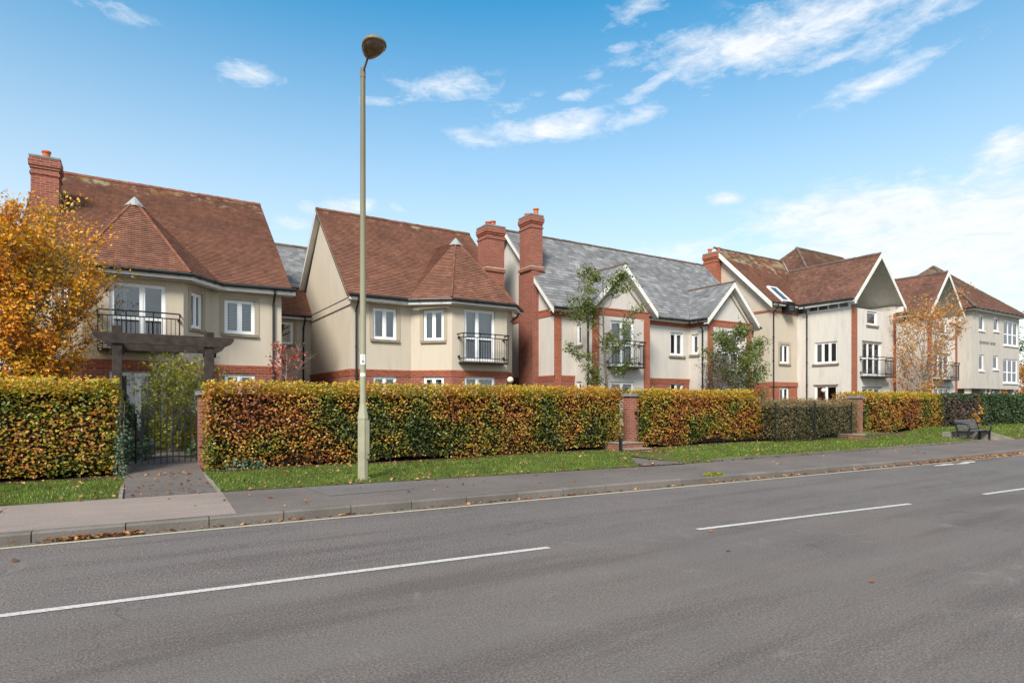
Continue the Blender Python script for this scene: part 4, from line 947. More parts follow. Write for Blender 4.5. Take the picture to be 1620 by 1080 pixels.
    for L in ([(14.25, 19.58, 5.41), (15.15, 19.58, 5.41), (15.15, 18.5, 5.39)], [(18.93, 19.58, 5.41), (22.05, 19.58, 5.41), (22.05, 18.55, 5.39)], [(25.8, 19.58, 5.41), (27.4, 19.58, 5.41)]): gutter(g_, L)
    bb(g_, 'gutter', M['black'], r, uv=False)
    downpipe(r, 15.5, 18.95, 5.36, n=(-1, 0)); downpipe(r, 22.38, 19.05, 5.36, n=(-1, 0))
    mb = MB(); mb.box(14.15, 21.0, .2, 14.45, 22.1, 7.12); bb(mb, 'chimney_breast', M['brick'], r)
    chimney(r, 14.15, 21.13, 14.74, 22.02, 7.08, 9.52, [(14.4, 21.8, .2), (14.55, 21.35, .32)], 'brick', 7.3)
house_three()

def house_four():
    r = building('apartment_block', (33, 20, .2), 'large pale block with brown tiled roofs and two open pointed gables')
    S_ = [(28.65, 27.5), (28.65, 20), (31.15, 20), (31.15, 17), (35.5, 17), (35.5, 20), (39.3, 20), (39.3, 17.05), (43.0, 17.05), (43.0, 20), (50.45, 20)]
    wm = (.9, 1.75); wsd = (1.0, 2.25); wd = (1.0, 2.85); wu = (1.45, 2.45); e2 = (.75, 2.75)
    ops = {1: [(*wm, 3.7, 4.75), (*wm, 1.3, 2.4)], 2: [(*wsd, 3.65, 4.8), (*wsd, 1.3, 2.5)], 3: [(*wd, 3.0, 4.78), (*wd, .35, 2.38), (*wu, 5.67, 6.4)], 7: [(*e2, 3.0, 4.5), (*e2, .35, 2.48), (1.6, 2.45, 5.65, 6.35)]}
    up = MB(); br = MB(); st = MB()
    mats = {0: 'cream', 1: 'cream'}
    u1 = MB()
    for i, (a, b) in enumerate(zip(S_, S_[1:])):
        top = 6.47 if i in (2, 3, 7) else 6.88
        tgt = u1 if i < 2 else st
        if i < 2: wall(tgt, a, b, 2.68, top, ops.get(i, [])); wall(br, a, b, .1, 2.68, ops.get(i, []))
        else: wall(tgt, a, b, .1, top, ops.get(i, []))
    gable_tri(u1, (28.65, 27.2), (28.65, 20), 6.88, 10.35, 3.6)
    # recessed gable wall and terrace behind the open gables
    for x0, x1, y in ((31.15, 35.5, 17), (39.3, 43.0, 17.05)):
        cx = (x0 + x1) / 2; st.face([(x0, y + .001, 6.47), (x1, y + .001, 6.47), (x1, y + 3.2, 6.47), (x0, y + 3.2, 6.47)])
        st.face([(x0, y + 2.6, 6.4), (x1, y + 2.6, 6.4), (x1, y + 2.6, 6.9), (cx, y + 2.6, 9.2), (x0, y + 2.6, 6.9)])
    bb(u1, 'wall', M['cream'], r); bb(st, 'wall', M['stained'], r); bb(br, 'brick_base', M['brick_bright'], r)
    f = lambda i: (S_[i], S_[i + 1])
    window(r, *f(1), *wm, 3.7, 4.75, 2, surround=True, inside='net'); window(r, *f(1), *wm, 1.3, 2.4, 2, inside='net')
    window(r, *f(2), *wsd, 3.65, 4.8, 3, inside='side'); window(r, *f(2), *wsd, 1.3, 2.5, 2, inside=None, sill=False, headpiece=True)
    window(r, *f(3), *wd, 3.0, 4.78, 3, sill=False, inside='side', rail=3.9, name='balcony_door', headpiece=True); window(r, *f(3), *wd, .35, 2.38, 3, sill=False, inside=None, name='garden_door', headpiece=True); window(r, *f(3), *wu, 5.67, 6.4, 1, inside='net')
    window(r, *f(7), *e2, 3.0, 4.5, 3, sill=False, inside=None, name='balcony_door', headpiece=True); window(r, *f(7), *e2, .35, 2.48, 3, sill=False, inside=None, name='garden_door', headpiece=True); window(r, *f(7), 1.6, 2.45, 5.65, 6.35, 1, inside='net')
    balcony(r, *f(3), .78, 3.3, 2.9, .4, 1.05); balcony(r, *f(7), .6, 3.0, 2.9, .4, 1.05)
    bd = MB()
    for x0, x1, y in ((31.12, 31.6, 17), (35.28, 35.52, 17), (39.28, 39.72, 17.05), (42.8, 43.02, 17.05)): bd.cut(); bd.box(x0, y - .04, .2, x1, y - .0, 6.45)
    bd.cut(); bd.box(28.65, 19.96, 6.40, 31.15, 20, 6.52); bd.box(28.62, 20, 6.40, 28.65, 27, 6.52); bd.cut(); bd.box(28.65, 19.955, 2.45, 31.15, 20, 2.69); bd.cut(); bd.box(42.0, 17.02, 6.32, 42.8, 17.05, 6.45)
    bb(bd, 'brick_band', M['brick_bright'], r)
    # clerestory lights tucked under the wing eaves
    for X, Y0 in ((31.15, 17.1), (39.3, 17.15)):
        w = MB(); w.box(X, Y0, 6.47, X + .05, Y0 + 2.3, 6.52); 
        for k in range(5): w.box(X + .0, Y0 + k * .56, 6.52, X + .06, Y0 + k * .56 + .06, 6.8)
        wo = bb(w, 'clerestory', M['upvc'], r, uv=False); p_ = MB(); p_.face([(X + .03, Y0 + 2.3, 6.52), (X + .03, Y0, 6.52), (X + .03, Y0, 6.82), (X + .03, Y0 + 2.3, 6.82)]); bb(p_, 'pane', M['glass'], wo)
        k_ = MB(); k_.box(X + .3, Y0 + .2, 6.475, X + .32, Y0 + 2.3, 6.8); bb(k_, 'room', M['dark'], wo)
    # tall slim glazing at the recess of each gable
    for x0, y in ((31.6, 19.55), (39.7, 19.6)):
        w = MB(); w.box(x0, y - .06, 6.47, x0 + .07, y, 7.35); w.box(x0 + .5, y - .06, 6.47, x0 + .57, y, 7.7); w.box(x0 + .07, y - .06, 6.95, x0 + .5, y, 7.02); bb(w, 'terrace_window', M['upvc'], r, uv=False)
    m = MB(); E, ze = 19.7, 6.9; RY, RZ = 23.4, 10.5
    roof_slope(m, [(28.4, E, ze), (32.0, E, ze), (36.0, RY, RZ), (28.4, RY, RZ)]); roof_slope(m, [(28.4, 27.2, ze), (36, 27.2, ze), (36, RY, RZ), (28.4, RY, RZ)])
    a0 = bb(m, 'roof', [M['tile'], M['soffit']], r)
    m = MB(); A, B = (35.75, 23.0, 11.42), (40.8, 23.0, 11.42)
    c = [(31.2, 18.5, 6.92), (45.3, 18.5, 6.92), (45.3, 27.5, 6.92), (31.2, 27.5, 6.92)]
    zz = lambda x, y, z: (x, y, z)
    # the hip's front slope is cut at the wing fronts by the wing roofs themselves
    roof_slope(m, [zz(31.95, 19.25, 7.68), zz(44.55, 19.25, 7.68), B, A]); roof_slope(m, [c[0], c[3], A]); roof_slope(m, [c[1], c[2], B]); roof_slope(m, [c[3], c[2], B, A])
    roof_slope(m, [(35.4, 19.7, 6.95), (50.4, 19.7, 6.95), (50.4, 23.4, 10.2), (38.0, 23.4, 10.2)])
    for cx, hw, fy in ((33.32, 2.55, 16.62), (41.15, 2.2, 16.72)):
        az = 9.42 if hw > 2.3 else 9.38
        for sx in (-1, 1): roof_slope(m, [(cx + sx * hw, fy, 6.84), (cx + sx * hw, 20.2, 6.84), (cx, 22.0, az), (cx, fy + .0, az)], .1, .016, .10)
    ro = bb(m, 'roof', [M['tile_brown'], M['soffit']], r)
    q = MB(); ridge(q, (28.4, RY, RZ + .03), (34.9, RY, RZ + .03)); ridge(q, (A[0], A[1], A[2] + .02), (B[0], B[1], B[2] + .02)); ridge(q, (31.3, 18.6, 7.0), A, .08, .3, -.01); ridge(q, B, (45.2, 18.6, 7.0), .08, .3, -.01)
    ridge(q, (33.32, 16.66, 9.45), (33.32, 21.9, 9.45)); ridge(q, (41.15, 16.76, 9.41), (41.15, 21.9, 9.41)); bb(q, 'ridge_tiles', M['ridge_grey'], ro, uv=False)
    b = MB()
    board(b, (28.36, RY, RZ - .05), (28.36, E - .05, ze - .07), .04, .26, (1, 0, 0)); board(b, (28.36, RY, RZ - .05), (28.36, 27.2, ze - .05), .04, .26, (1, 0, 0))
    for cx, hw, fy in ((33.32, 2.55, 16.6), (41.15, 2.2, 16.7)):
        az = 9.42 if hw > 2.3 else 9.38
        for sx in (-1, 1): board(b, (cx, fy, az + .01), (cx + sx * (hw + .02), fy, 6.82), .04, .26, (0, 1, 0))
        b.cut(); b.box(cx + hw - .28, fy + .05, 6.54, cx + hw - .2, 19.6, 6.84); b.cut(); b.box(cx - hw + .2, fy + .05, 6.60, cx - hw + .24, 17.1, 6.78)
    board(b, (28.7, 19.75, 6.9), (30.85, 19.75, 6.9), .03, .16, (0, 1, 0)); board(b, (30.82, 16.7, 6.82), (30.82, 19.7, 6.82), .03, .13, (1, 0, 0)); board(b, (39.0, 16.8, 6.82), (39.0, 19.7, 6.82), .03, .13, (1, 0, 0)); board(b, (43.5, 19.75, 6.9), (50.4, 19.75, 6.9), .03, .16, (0, 1, 0))
    bb(b, 'verge_board', M['board'], r, uv=False)
    g_ = MB(); gutter(g_, [(28.5, 19.64, 6.86), (30.78, 19.64, 6.86), (30.76, 16.72, 6.83)], .05); gutter(g_, [(36.0, 19.64, 6.9), (38.95, 19.64, 6.9), (38.93, 16.8, 6.83)], .05); gutter(g_, [(43.45, 19.64, 6.9), (50.4, 19.64, 6.9)], .05); bb(g_, 'gutter', M['black'], r, uv=False)
    v = MB(); v.tube([(31.0, 19.5, 6.98), (34.9, 23.4, 10.55)], .035, 5); bb(v, 'valley_lead', M['lead'], ro, uv=False)
    downpipe(r, 28.95, 20, 6.8); downpipe(r, 31.15, 19.4, 6.75, n=(-1, 0)); downpipe(r, 35.7, 19.8, 6.8); downpipe(r, 36.9, 20, 6.8)
    # roof window with its upright pane at the eave
    sl = (RZ - ze) / (RY - E); z_ = lambda y: ze + (y - E) * sl
    w = MB(); nY = Vector((0, -sl, 1)).normalized()
    y0, y1 = 19.78, 20.75; a = Vector((29.45, y0, z_(y0))) + nY * .03; up_ = Vector((0, y1 - y0, z_(y1) - z_(y0)))
    for xx in (29.45, 30.2): w.obox(Vector((xx, y0, z_(y0))) + nY * .0, (.08, 0, 0), up_, nY * .1)
    w.obox(Vector((29.53, y0, z_(y0))), (.67, 0, 0), up_ * .07, nY * .1); w.obox(Vector((29.53, y0, z_(y0))) + up_ * .93, (.67, 0, 0), up_ * .07, nY * .1)
    wo = bb(w, 'roof_window', M['upvc'], r, uv=False); p_ = MB(); q0 = Vector((29.53, y0, z_(y0))) + nY * .06; p_.face([q0, q0 + Vector((.67, 0, 0)), q0 + Vector((.67, 0, 0)) + up_, q0 + up_]); bb(p_, 'pane', M['sky_glass'], wo)
    w = MB(); w.box(29.75, 19.6, 6.5, 29.8, 19.98, 6.98); w.box(30.28, 19.6, 6.5, 30.33, 19.98, 6.98); w.box(29.8, 19.6, 6.5, 30.28, 19.66, 6.56); w.box(29.8, 19.6, 6.92, 30.28, 19.98, 6.98); w.box(29.7, 19.55, 6.42, 30.38, 19.98, 6.5); wo = bb(w, 'eave_window', M['black'], r, uv=False)
    p_ = MB(); p_.face([(29.8, 19.63, 6.56), (30.28, 19.63, 6.56), (30.28, 19.63, 6.92), (29.8, 19.63, 6.92)]); bb(p_, 'pane', M['sky_glass'], wo)
    chimney(r, 28.2, 23.1, 28.95, 24.0, 6.0, 10.2, [(28.45, 23.75, .3), (28.7, 23.35, .33)], 'brick_bright')
def sky_glass():
    t = NT('dark_reflecting_glass'); t.bsdf((.05, .06, .07), .06, None, .9); return t.m
M['sky_glass'] = sky_glass()
house_four()

def house_six():
    r = building('apartment_block', (54.7, 19.1, .2), 'buff rendered square block with pyramid roof at the right edge, raised on columns')
    S_ = [(50.5, 27.5), (50.5, 19.1), (58.9, 19.1), (58.9, 27.5)]
    W_ = [(1.2, 2.1, 6.8, 7.95), (3.7, 4.6, 6.9, 7.95), (5.5, 8.2, 5.95, 7.85), (1.2, 2.0, 3.9, 5.05), (3.6, 4.5, 4.05, 5.07), (5.4, 8.1, 3.08, 4.9)]
    u = MB()
    for i, (a, b) in enumerate(zip(S_, S_[1:])): wall(u, a, b, 2.59, 8.3, W_ if i == 1 else [])
    u.face([(50.5, 19.1, 2.59), (50.5, 27.5, 2.59), (58.9, 27.5, 2.59), (58.9, 19.1, 2.59)]); u.box(50.9, 21.5, .2, 58.6, 27.3, 2.589); bb(u, 'wall', M['buff'], r)
    for i, w in enumerate(W_):
        big = i in (2, 5); window(r, S_[1], S_[2], w[0], w[1], w[2], w[3], 3 if big else 1, rail=(w[2] + w[3]) / 2 - .1 if big else None, inside=('net' if i == 2 else None), name='bay_glazing' if big else 'window', sillmat='board', sill=True)
    for x in (50.7, 53.3, 55.8, 58.3):
        c = MB(); c.box(x, 19.3, .1, x + .32, 19.62, 2.589); bb(c, 'column', M['stained'], r)
    g_ = MB(); g_.box(51.8, 21.46, .6, 53.2, 21.5, 2.3); g_.box(54.2, 21.46, .6, 57.9, 21.5, 2.3); bb(g_, 'ground_floor_glazing', M['sky_glass'], r)
    m = MB(); A = (54.7, 23.3, 12.55); c = [(50.15, 18.75, 8.3), (59.25, 18.75, 8.3), (59.25, 27.85, 8.3), (50.15, 27.85, 8.3)]
    for i in range(4): roof_slope(m, [c[i], c[(i + 1) % 4], A], .12, .018)
    ro = bb(m, 'roof', [M['tile_brown'], M['soffit']], r)
    q = MB()
    for p in c: ridge(q, Vector(p) + Vector((0, 0, .04)), A, .09, .35, 0)
    bb(q, 'ridge_tiles', M['ridge_grey'], ro, uv=False)
    b = MB(); g_ = MB()
    for a, e, s_ in ((c[3], c[0], (1, 0, 0)), (c[0], c[1], (0, 1, 0)), (c[1], c[2], (-1, 0, 0))): board(b, Vector(a) + Vector(s_) * .04, Vector(e) + Vector(s_) * .04, .3, .16, s_)
    bb(b, 'fascia', M['board'], r, uv=False); gutter(g_, [(50.1, 27.8, 8.27), (50.1, 18.7, 8.27), (59.3, 18.7, 8.27), (59.3, 27.8, 8.27)], .06); bb(g_, 'gutter', M['black'], r, uv=False)
    # raised metal lettering, too far and blurred to read: the strokes only
    t = MB(); x = 51.75
    for wd in (10, 6):
        for k in range(wd):
            h = .17; t.box(x, 19.06, 5.86, x + .035, 19.1, 5.86 + h)
            if k % 3 == 0: t.box(x + .035, 19.06, 5.86 + h - .035, x + .12, 19.1, 5.86 + h)
            if k % 3 == 1: t.box(x + .035, 19.06, 5.86, x + .12, 19.1, 5.895); t.box(x + .1, 19.06, 5.895, x + .12, 19.1, 5.86 + h)
            if k % 2 == 0: t.box(x + .035, 19.06, 5.93, x + .10, 19.1, 5.96)
            x += .165
        x += .14
    bb(t, 'lettering', M['signgrey'], r, uv=False)
house_six()

# ---------------------------------------------------------------- street lamp
def street_lamp():
    x, y = 3.66, 11.18; r = empty('street_lamp', (x, y, .12))
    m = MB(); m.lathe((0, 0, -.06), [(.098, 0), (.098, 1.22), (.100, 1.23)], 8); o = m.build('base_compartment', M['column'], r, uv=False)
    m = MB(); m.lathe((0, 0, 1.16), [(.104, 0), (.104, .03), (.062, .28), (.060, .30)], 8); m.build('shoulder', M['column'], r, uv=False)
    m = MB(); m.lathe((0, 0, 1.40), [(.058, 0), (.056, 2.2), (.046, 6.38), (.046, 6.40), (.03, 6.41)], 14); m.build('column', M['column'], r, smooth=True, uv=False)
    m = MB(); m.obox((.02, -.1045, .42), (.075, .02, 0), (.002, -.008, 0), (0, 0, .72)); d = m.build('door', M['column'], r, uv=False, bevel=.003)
    q = MB(); q.tube([(.07, -.10, .5), (.072, -.115, .5)], .012, 8); q.build('lock', M['black'], d, uv=False)
    # number plates on the side facing the road
    vw = Vector((-.31, -.95, 0)).normalized(); t = Vector((.95, -.31, 0)).normalized()
    def plate(z, h, w): 
        p = MB(); K = 5
        for i in range(K):
            a0 = -1.0 + 2.0 * i / K; a1 = -1.0 + 2.0 * (i + 1) / K; R_ = .0595
            P = [vw * math.cos(a) * R_ + t * math.sin(a) * R_ for a in (a0 * .9, a1 * .9)]
            p.face([P[0] + Vector((0, 0, z)), P[1] + Vector((0, 0, z)), P[1] + Vector((0, 0, z + h)), P[0] + Vector((0, 0, z + h))])
        return p.build('number_plate', M['plate'], r, uv=False)
    pl = plate(2.19, .19, .08); plate(1.97, .06, .06)
    for ch, z in (('1', 2.305), ('6', 2.225)):
        cu = bpy.data.curves.new('numeral', 'FONT'); cu.body = ch; cu.size = .085; cu.extrude = .002; cu.align_x = 'CENTER'
        cu.materials.append(M['black']); to = bpy.data.objects.new('tmp', cu); put(to); bpy.context.view_layer.update(); me = bpy.data.meshes.new_from_object(to); bpy.data.objects.remove(to)
        tx = bpy.data.objects.new('numeral', me); put(tx, pl); tx.location = vw * .0625 + Vector((0, 0, z)); tx.rotation_euler = (R(90), 0, math.atan2(t.y, t.x))
    # bracket and luminaire reaching over the road
    dirn = Vector((.04, -.995, 0)).normalized(); top = 7.72
    m = MB(); a = Vector((0, 0, top - .02)); b = a + dirn * .25 + Vector((0, 0, .17)); m.tube([a - Vector((0, 0, .06)), a, b], .021, 8); m.tube([a - Vector((0, 0, .09)), a + Vector((0, 0, .04))], .052, 10); m.build('bracket', M['lamp_body'], r, uv=False)
    def shell(name, mat, zt, zb, L, W, lo, hi, inset=0):
        m = MB(); K = 10; N = 18; fwd = (dirn + Vector((0, 0, .22))).normalized(); sd = Vector((-dirn.y, dirn.x, 0)); up = sd.cross(fwd) * -1
        if up.z < 0: up = -up
        c = b + fwd * (L * .46); idx = []
        for i in range(K + 1):
            ph = lo + (hi - lo) * i / K; rr = max(.02, math.cos(ph)); hh = math.sin(ph); row = []
            for j in range(N):
                an = 2 * math.pi * j / N; w = W * (1 - .22 * math.cos(an + math.pi)); ex = L / 2 * math.cos(an) * rr; wy = w / 2 * math.sin(an) * rr * (1 + .12 * math.cos(an))
                m.v.append(tuple(c + fwd * ex + sd * wy + up * (hh * (zt if hh > 0 else zb)))); row.append(len(m.v) - 1)
            idx.append(row)
        for i in range(K):
            for j in range(N): q = (j + 1) % N; m.f.append((idx[i][j], idx[i][q], idx[i + 1][q], idx[i + 1][j])); m.m.append(0)
        m.f.append(tuple(idx[-1])); m.m.append(0); m.f.append(tuple(reversed(idx[0]))); m.m.append(0)
        return m.build(name, M[mat], r, smooth=True, uv=False)
    h = shell('housing', 'lamp_body', .17, .05, .56, .42, -.35, 1.5)
    shell('bowl', 'lamp_bowl', .01, .10, .52, .38, -1.45, -.15)
    tag(r, 'tall pale olive street lamp with oval head on the grass edge', 'street lamp')
street_lamp()

# ---------------------------------------------------------------- pergola, gate, pillars, steps, railings, bench
def pergola():
    r = empty('pergola', (.6, 16.2, .28)); z0 = -.05
    for (x, y, w, h) in ((-.93, -.2, .19, 3.02), (-.95, .75, .18, 2.75), (.9, -.2, .20, 2.98), (.98, .62, .19, 2.75)):
        m = MB(); m.box(x - w / 2, y - w / 2, z0, x + w / 2, y + w / 2, h); m.build('post', M['timber'], r, bevel=.012)
    for y, z, x0, x1 in ((-.34, 2.62, -1.38, 1.42), (.86, 2.55, -1.2, 1.35)):
        m = MB(); h = .24
        P = [(x0 + .26, y, z), (x1 - .22, y, z), (x1 - .06, y, z + .08), (x1, y, z + .16), (x1, y, z + h), (x0, y, z + h), (x0, y, z + .17), (x0 + .08, y, z + .09)]
        m.prism(P, (0, .05, 0)); m.build('beam', M['timber'], r, bevel=.006)
    for x in (-.93, .93):
        m = MB(); m.box(x - .035, -.285, 2.42, x + .035, .85, 2.56); m.box(x - .14, -.05, 2.40, x + .14, .1, 2.5); m.build('cross_beam', M['timber'], r, bevel=.006)
    tag(r, 'dark stained timber pergola over the path behind the black gate', 'pergola')
pergola()
def gate(loc, w, label, h=1.12, n=10, lift=.07):
    r = empty('garden_gate', loc); m = MB()
    m.tube([(0, 0, lift), (0, 0, h + .0)], .024, 6); m.tube([(w, 0, lift), (w, 0, h)], .018, 6); m.box(0, -.008, lift + .1, w, .008, lift + .13); m.box(0, -.005, h - .32, w, .005, h - .30); m.box(0, -.008, lift + .12 + .4, w * .12, .008, lift + .7)
    m.build('gate_frame', M['black'], r, uv=False)
    b = MB()
    for i in range(1, n): x = w * i / n; top = h + .16 * math.sin(math.pi * i / n); b.tube([(x, 0, lift - .02), (x, 0, top), (x, 0, top + .04)], [.0115, .0115, .003], 5)
    b.build('bar', M['black'], r, uv=False); tag(r, label, 'gate')
gate((.02, 15.0, .24), 1.14, 'black iron bar gate on the path under the pergola')
gate((12.2, 14.95, .42), .95, 'black iron gate at the top of the brick steps', 1.0)
def pillar(x, y, w, z0, h, label, mat='brick_old'):
    r = empty('gate_pillar', (x, y, z0)); m = MB(); m.box(0, 0, -.1, w, w, h); m.build('brickwork', M[mat], r)
    c = MB(); c.box(-.05, -.05, h, w + .05, w + .05, h + .07); c.prism([(-.05, -.05, h + .07), (w + .05, -.05, h + .07), (w + .05, w + .05, h + .07), (-.05, w + .05, h + .07)], (0, 0, .02)); c.build('coping', M['coping'], r, bevel=.01); tag(r, label, 'pillar'); return r
pillar(1.17, 14.6, .36, .13, 1.62, 'brick gate pillar at the left end of the long hedge')
p_ = pillar(13.24, 14.15, .36, .28, 1.5, 'brick gate pillar right of the first brick steps')
q = MB(); q.tube([(.23, -.03, .98), (.23, .0, .98)], .06, 10); q.build('lock_plate', M['black'], p_, uv=False)
pillar(24.6, 13.2, .4, .3, 1.46, 'brick gate pillar with grey coping between railings and log edging')
pillar(22.0, 16.2, .5, .3, 1.42, 'second grey coped pillar top just behind the twiggy hedge')
def steps(loc, w, n, label, rz=0):
    r = empty('steps', loc, rz); 
    for i in range(n):
        b = MB(); b.box(0, i * .36, -.05, w, i * .36 + .36 + (.6 if i == n - 1 else 0), .11 + .155 * i); b.build('riser', M['brick_old'], r)
        t = MB(); t.box(-.02, i * .36 - .03, .11 + .155 * i, w + .02, i * .36 + .33 + (.6 if i == n - 1 else 0), .155 + .155 * i); t.build('tread', M['tread'], r, bevel=.008)
    tag(r, label, 'steps')
steps((12.25, 13.15, .08), .9, 2, 'two brick steps with pale treads between the long and middle hedges')
steps((23.2, 11.9, .07), .85, 2, 'second set of low brick steps in front of the log edging')
def railing(P, label, h=1.25, gapx=.11, postgap=1.85, z=.14, standards=True):
    a, b = Vector(P[0]), Vector(P[1]); L = (b - a).length; d = (b - a) / L; r = empty('iron_railing', (a.x, a.y, z)); d3 = d.to_3d()
    m = MB(); 
    for hz in (.12, h - .15): m.obox(d3 * 0 + Vector((0, -.006, hz)), d3 * L, (0, .012, 0), (0, 0, .022))
    m.build('rail', M['black'], r, uv=False)
    b_ = MB(); k = int(L / gapx)
    for i in range(k + 1):
        p = d3 * (L * i / k); b_.tube([p + Vector((0, 0, .08)), p + Vector((0, 0, h - .04)), p + Vector((0, 0, h))], [.006, .006, .002], 4)
    b_.build('bars', M['black'], r, uv=False)
    k = max(1, int(round(L / postgap)))
    for i in range(k + 1):
        p = d3 * (L * i / k); q = MB(); q.box(p.x - .022, p.y - .022, -.1, p.x + .022, p.y + .022, h + .02); q.build('post', M['black'], r, uv=False, bevel=.004)
    tag(r, label, 'railing'); return r
railing([(1.9, 14.12), (12.1, 14.12)], 'black iron railing swallowed by the foot of the long hedge', 1.15)
railing([(14.0, 14.02), (19.2, 13.98)], 'black iron railing under the middle beech hedge', 1.2)
railing([(19.3, 13.22), (23.4, 12.78)], 'black iron railing in full view before the dull twiggy hedge', 1.42)
q = MB(); q.box(-.035, -.035, -.1, .035, .035, .42); q.lathe((0, 0, .42), [(.04, 0), (.03, .03), (.005, .05)], 8); o_ = q.build('railing_post', M['black'], uv=False); o_.location = (12.06, 13.3, .13); tag(o_, 'short black iron post at the left side of the first brick steps', 'post')
def logs():
    r = empty('log_edging', (23.5, 12.25, .12)); pts = []
    for i in range(17): pts.append((i * .125 + rng.normal() * .008, -.02 * i + .0, .30 + rng.normal() * .02))
    for i in range(6): pts.append((2.1 + .03 * i, -.3 + .13 * i, .28))
    for (x, y, h) in pts:
        m = MB(); m.lathe((x, y, -.1), [(.06, 0), (.058, h + .08), (.045, h + .1)], 9); m.build('log', M['log'], r, uv=False)
    tag(r, 'row of upright weathered logs holding the bank below the beech hedge', 'edging')
    t = MB()
    t.face([(23.55, 12.28, .36), (25.6, 12.0, .33), (27, 12.8, .2), (27, 14.4, .3), (23.5, 14.4, .4)]); tag(t.build('bank', M['turf'], uv=False), kind='structure')
logs()
def bench():
    r = empty('park_bench', (27.55, 10.55, .03)); W = 1.95
    for i in range(3):
        m = MB(); m.box(.05, -.05 + i * .125, .43, W - .05, .05 + i * .125, .465); m.build('seat_slat', M['slat'], r, bevel=.006)
    for i in range(4):
        m = MB(); m.obox((.05, .36 + i * .028, .50 + i * .095), (W - .1, 0, 0), (0, .024, .082), (0, .03, -.01)); m.build('back_slat', M['slat'], r, bevel=.005)
    for x in (.0, W):
        m = MB(); s = .05
        m.tube([(x, -.03, .44), (x, -.02, .22), (x, .0, -.03)], .034, 6)
        m.tube([(x, .34, -.03), (x, .32, .3), (x, .36, .5), (x, .50, .90)], .034, 6)
        m.tube([(x, -.05, .42), (x, .34, .42)], .032, 6)
        m.build('leg', M['black'], r, uv=False)
        a = MB(); a.tube([(x, .45, .72), (x, .25, .74), (x, .05, .71), (x, -.06, .63), (x, -.08, .54), (x, -.03, .45)], .03, 7); a.build('armrest', M['black'], r, smooth=True, uv=False)
    tag(r, 'black framed bench with grey slats beside the pavement at right', 'bench')
    w = empty('retaining_wall', (29.55, 11.2, 0)); m = MB()
    m.prism([(0, -1.45, -.05), (0, -1.45, .14), (0, -.3, .5), (0, 0, .5), (0, 0, -.05)], (.1, 0, 0)); m.build('wing_wall', M['concrete'], w)
    m = MB(); m.box(-2.3, -.0, -.05, -.0, .1, .42); m.build('back_wall', M['concrete'], w)
    tag(w, 'low concrete retaining wall sloping down beside and behind the bench', 'retaining wall')
bench()
def globe(x, y, h, label):
    r = empty('globe_lamp', (x, y, .28)); m = MB(); m.lathe((0, 0, 0), [(.05, 0), (.035, .05), (.032, h - .12), (.07, h - .1), (.07, h - .06)], 10); m.build('post', M['black'], r, uv=False)
    g_ = MB(); g_.lathe((0, 0, h + .06), [(.115 * math.cos(a), .115 * math.sin(a)) for a in np.linspace(-1.25, 1.5, 12)], 18); g_.build('globe', M['globe'], r, smooth=True, uv=False); tag(r, label, 'garden lamp', 'cream globe garden lamps')
globe(11.3, 18.2, 2.05, 'cream globe lamp on a post before the red tiled house with the corner bay')
globe(29.3, 17.4, 1.85, 'cream globe lamp on a post before the pale block with pointed gables')

# ---------------------------------------------------------------- sky, sun, camera
W = bpy.data.worlds.new('World'); S.world = W; W.use_nodes = True; nt = W.node_tree; nt.nodes.clear()
class WT(NT):
    def __init__(s, t): s.t = t
w = WT(nt); w.out = w.n('ShaderNodeOutputWorld')
SUN_AZ, SUN_EL = 228, 42
sky = w.n('ShaderNodeTexSky', dict(sky_type='NISHITA', sun_disc=False, sun_elevation=R(SUN_EL), sun_rotation=R(SUN_AZ), air_density=1.0, dust_density=.6, ozone_density=1.6))
tc = w.n('ShaderNodeTexCoord'); vec = tc.outputs['Generated']; xyz = w.n('ShaderNodeSeparateXYZ'); w.set(xyz.inputs[0], vec)
az = w.math('ARCTAN2', xyz.outputs[0], xyz.outputs[1]); el = w.math('ARCSINE', xyz.outputs[2])
comb = w.n('ShaderNodeCombineXYZ'); w.set(comb.inputs[0], az); w.set(comb.inputs[1], w.math('MULTIPLY', el, 2.6))
# wispy streaks climb to the right
rot = w.n('ShaderNodeMapping', Rotation=(0, 0, R(-16))); w.set(rot.inputs[0], comb.outputs[0])
n1 = w.noise(7.5, 12, .68, rot.outputs[0], .35); n2 = w.noise(22, 8, .65, rot.outputs[0], .5); n3 = w.noise(2.6, 5, .5, comb.outputs[0])
nz = w.math('ADD', w.math('MULTIPLY', w.rng(n1, .25, .75), .62), w.math('MULTIPLY', w.rng(n2, .25, .75), .38))
CL = [(1270, 42, 265, 52, -6, 1.0), (1120, 62, 90, 26, 0, .8), (1440, 30, 110, 40, -12, .8), (1400, 124, 105, 20, -8, .85), (1312, 97, 45, 12, -8, .85), (705, 138, 75, 24, -4, .85), (600, 160, 40, 9, 0, .5), (850, 205, 115, 22, -6, 1.0), (908, 152, 26, 11, 0, .9), (820, 172, 70, 20, -10, .45), (1050, 122, 75, 14, -22, .85), (1020, 184, 50, 17, -14, .8), (1118, 154, 26, 8, 0, .6), (395, 116, 55, 17, 0, .9), (1592, 232, 42, 30, 0, 1.05), (1150, 313, 30, 10, 0, 1.0), (560, 326, 85, 13, -4, .8), (455, 350, 40, 18, 0, .45), (150, 4, 80, 16, 4, .65), (1000, 20, 60, 22, -10, .65), (980, 75, 30, 9, 0, .5), (1400, 338, 180, 42, 2, 1.45), (1560, 350, 210, 60, 0, 1.55), (1290, 355, 90, 26, -4, 1.0), (1470, 410, 340, 70, 0, 1.5), (1120, 390, 190, 24, -4, .6), (940, 120, 30, 14, 0, .35)]
f_ = 955.0; tot = None
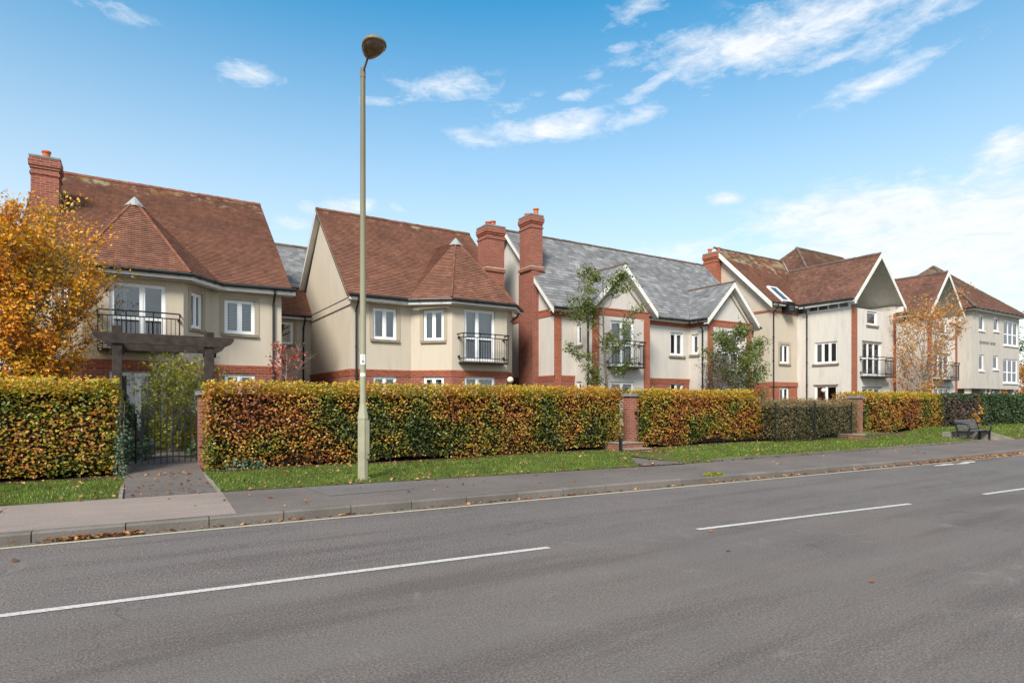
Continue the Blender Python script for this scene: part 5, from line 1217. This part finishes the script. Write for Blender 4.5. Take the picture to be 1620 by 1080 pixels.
for (px, py, rx, ry, tilt, amp) in CL:
    u = (px - 810) / f_; A0 = R(32) + math.atan(u); E0 = math.atan((636 - py) / f_ * math.cos(math.atan(u))); k = math.cos(math.atan(u))
    ax = rx / f_ * k * k; ay = ry / f_ * k * math.cos(E0) ** 2
    da = w.math('SUBTRACT', az, A0); de = w.math('SUBTRACT', el, E0); c_, s_ = math.cos(R(tilt)), math.sin(R(tilt))
    a = w.math('MULTIPLY', w.math('SUBTRACT', w.math('MULTIPLY', da, c_), w.math('MULTIPLY', de, s_)), 1 / ax); b = w.math('MULTIPLY', w.math('ADD', w.math('MULTIPLY', da, s_), w.math('MULTIPLY', de, c_)), 1 / ay)
    r2 = w.math('ADD', w.math('MULTIPLY', a, a), w.math('MULTIPLY', b, b)); mk = w.math('MULTIPLY', w.math('EXPONENT', w.math('MULTIPLY', r2, -.8)), amp)
    tot = mk if tot is None else w.math('MAXIMUM', tot, mk)
# elsewhere in the sky (never in this view): broad cloud added to neutralise the ambient light
side = w.rng(w.math('ABSOLUTE', w.math('SUBTRACT', az, R(32))), .85, 1.2); tot = w.math('MAXIMUM', tot, w.math('MULTIPLY', side, w.rng(n3, .30, .50, .3, 1.0)))
dens = w.rng(w.math('ADD', nz, w.math('MULTIPLY', tot, .65)), .70, 1.24); dens = w.math('MULTIPLY', dens, w.rng(tot, .03, .30))
col = w.mix(1.0, sky.outputs[0], (.20, 1.10, 1.26), 'MULTIPLY')
hz = w.rng(el, 0.0, .62, 1, 0); hz = w.math('POWER', hz, 1.3); col = w.mix(w.math('MULTIPLY', hz, 1.0), col, (6.2, 5.5, 4.8))
col = w.mix(w.math('MULTIPLY', dens, .90), col, w.mix(w.rng(n2, .35, .6), (4.7, 5.0, 5.4), (5.5, 5.6, 5.8)))
bg = w.n('ShaderNodeBackground', Color=col, Strength=.108); nt.links.new(bg.outputs[0], w.out.inputs[0])
L = bpy.data.lights.new('sun', 'SUN'); L.energy = 3.3; L.angle = R(18); L.color = (1, .93, .83); lo = put(bpy.data.objects.new('sun', L)); lo.location = (0, 0, 30)
dv = Vector((math.sin(R(SUN_AZ)) * math.cos(R(SUN_EL)), math.cos(R(SUN_AZ)) * math.cos(R(SUN_EL)), math.sin(R(SUN_EL)))); lo.rotation_euler = dv.to_track_quat('Z', 'Y').to_euler()
cd = bpy.data.cameras.new('camera'); cd.sensor_width = 36; cd.lens = 955 / 1620 * 36; cd.shift_y = (636 - 540) / 1620; cd.clip_end = 3000; cd.clip_start = .05
co = put(bpy.data.objects.new('camera', cd)); co.location = (0, 0, 1.6); co.rotation_euler = (R(90), 0, R(-32)); S.camera = co
S.view_settings.view_transform = 'Standard'; S.view_settings.look = 'None'; S.view_settings.exposure = 0.80; S.view_settings.gamma = 1
try: S.view_settings.use_curve_mapping = False
except Exception: pass
S.cycles.max_bounces = 6; S.cycles.transparent_max_bounces = 8
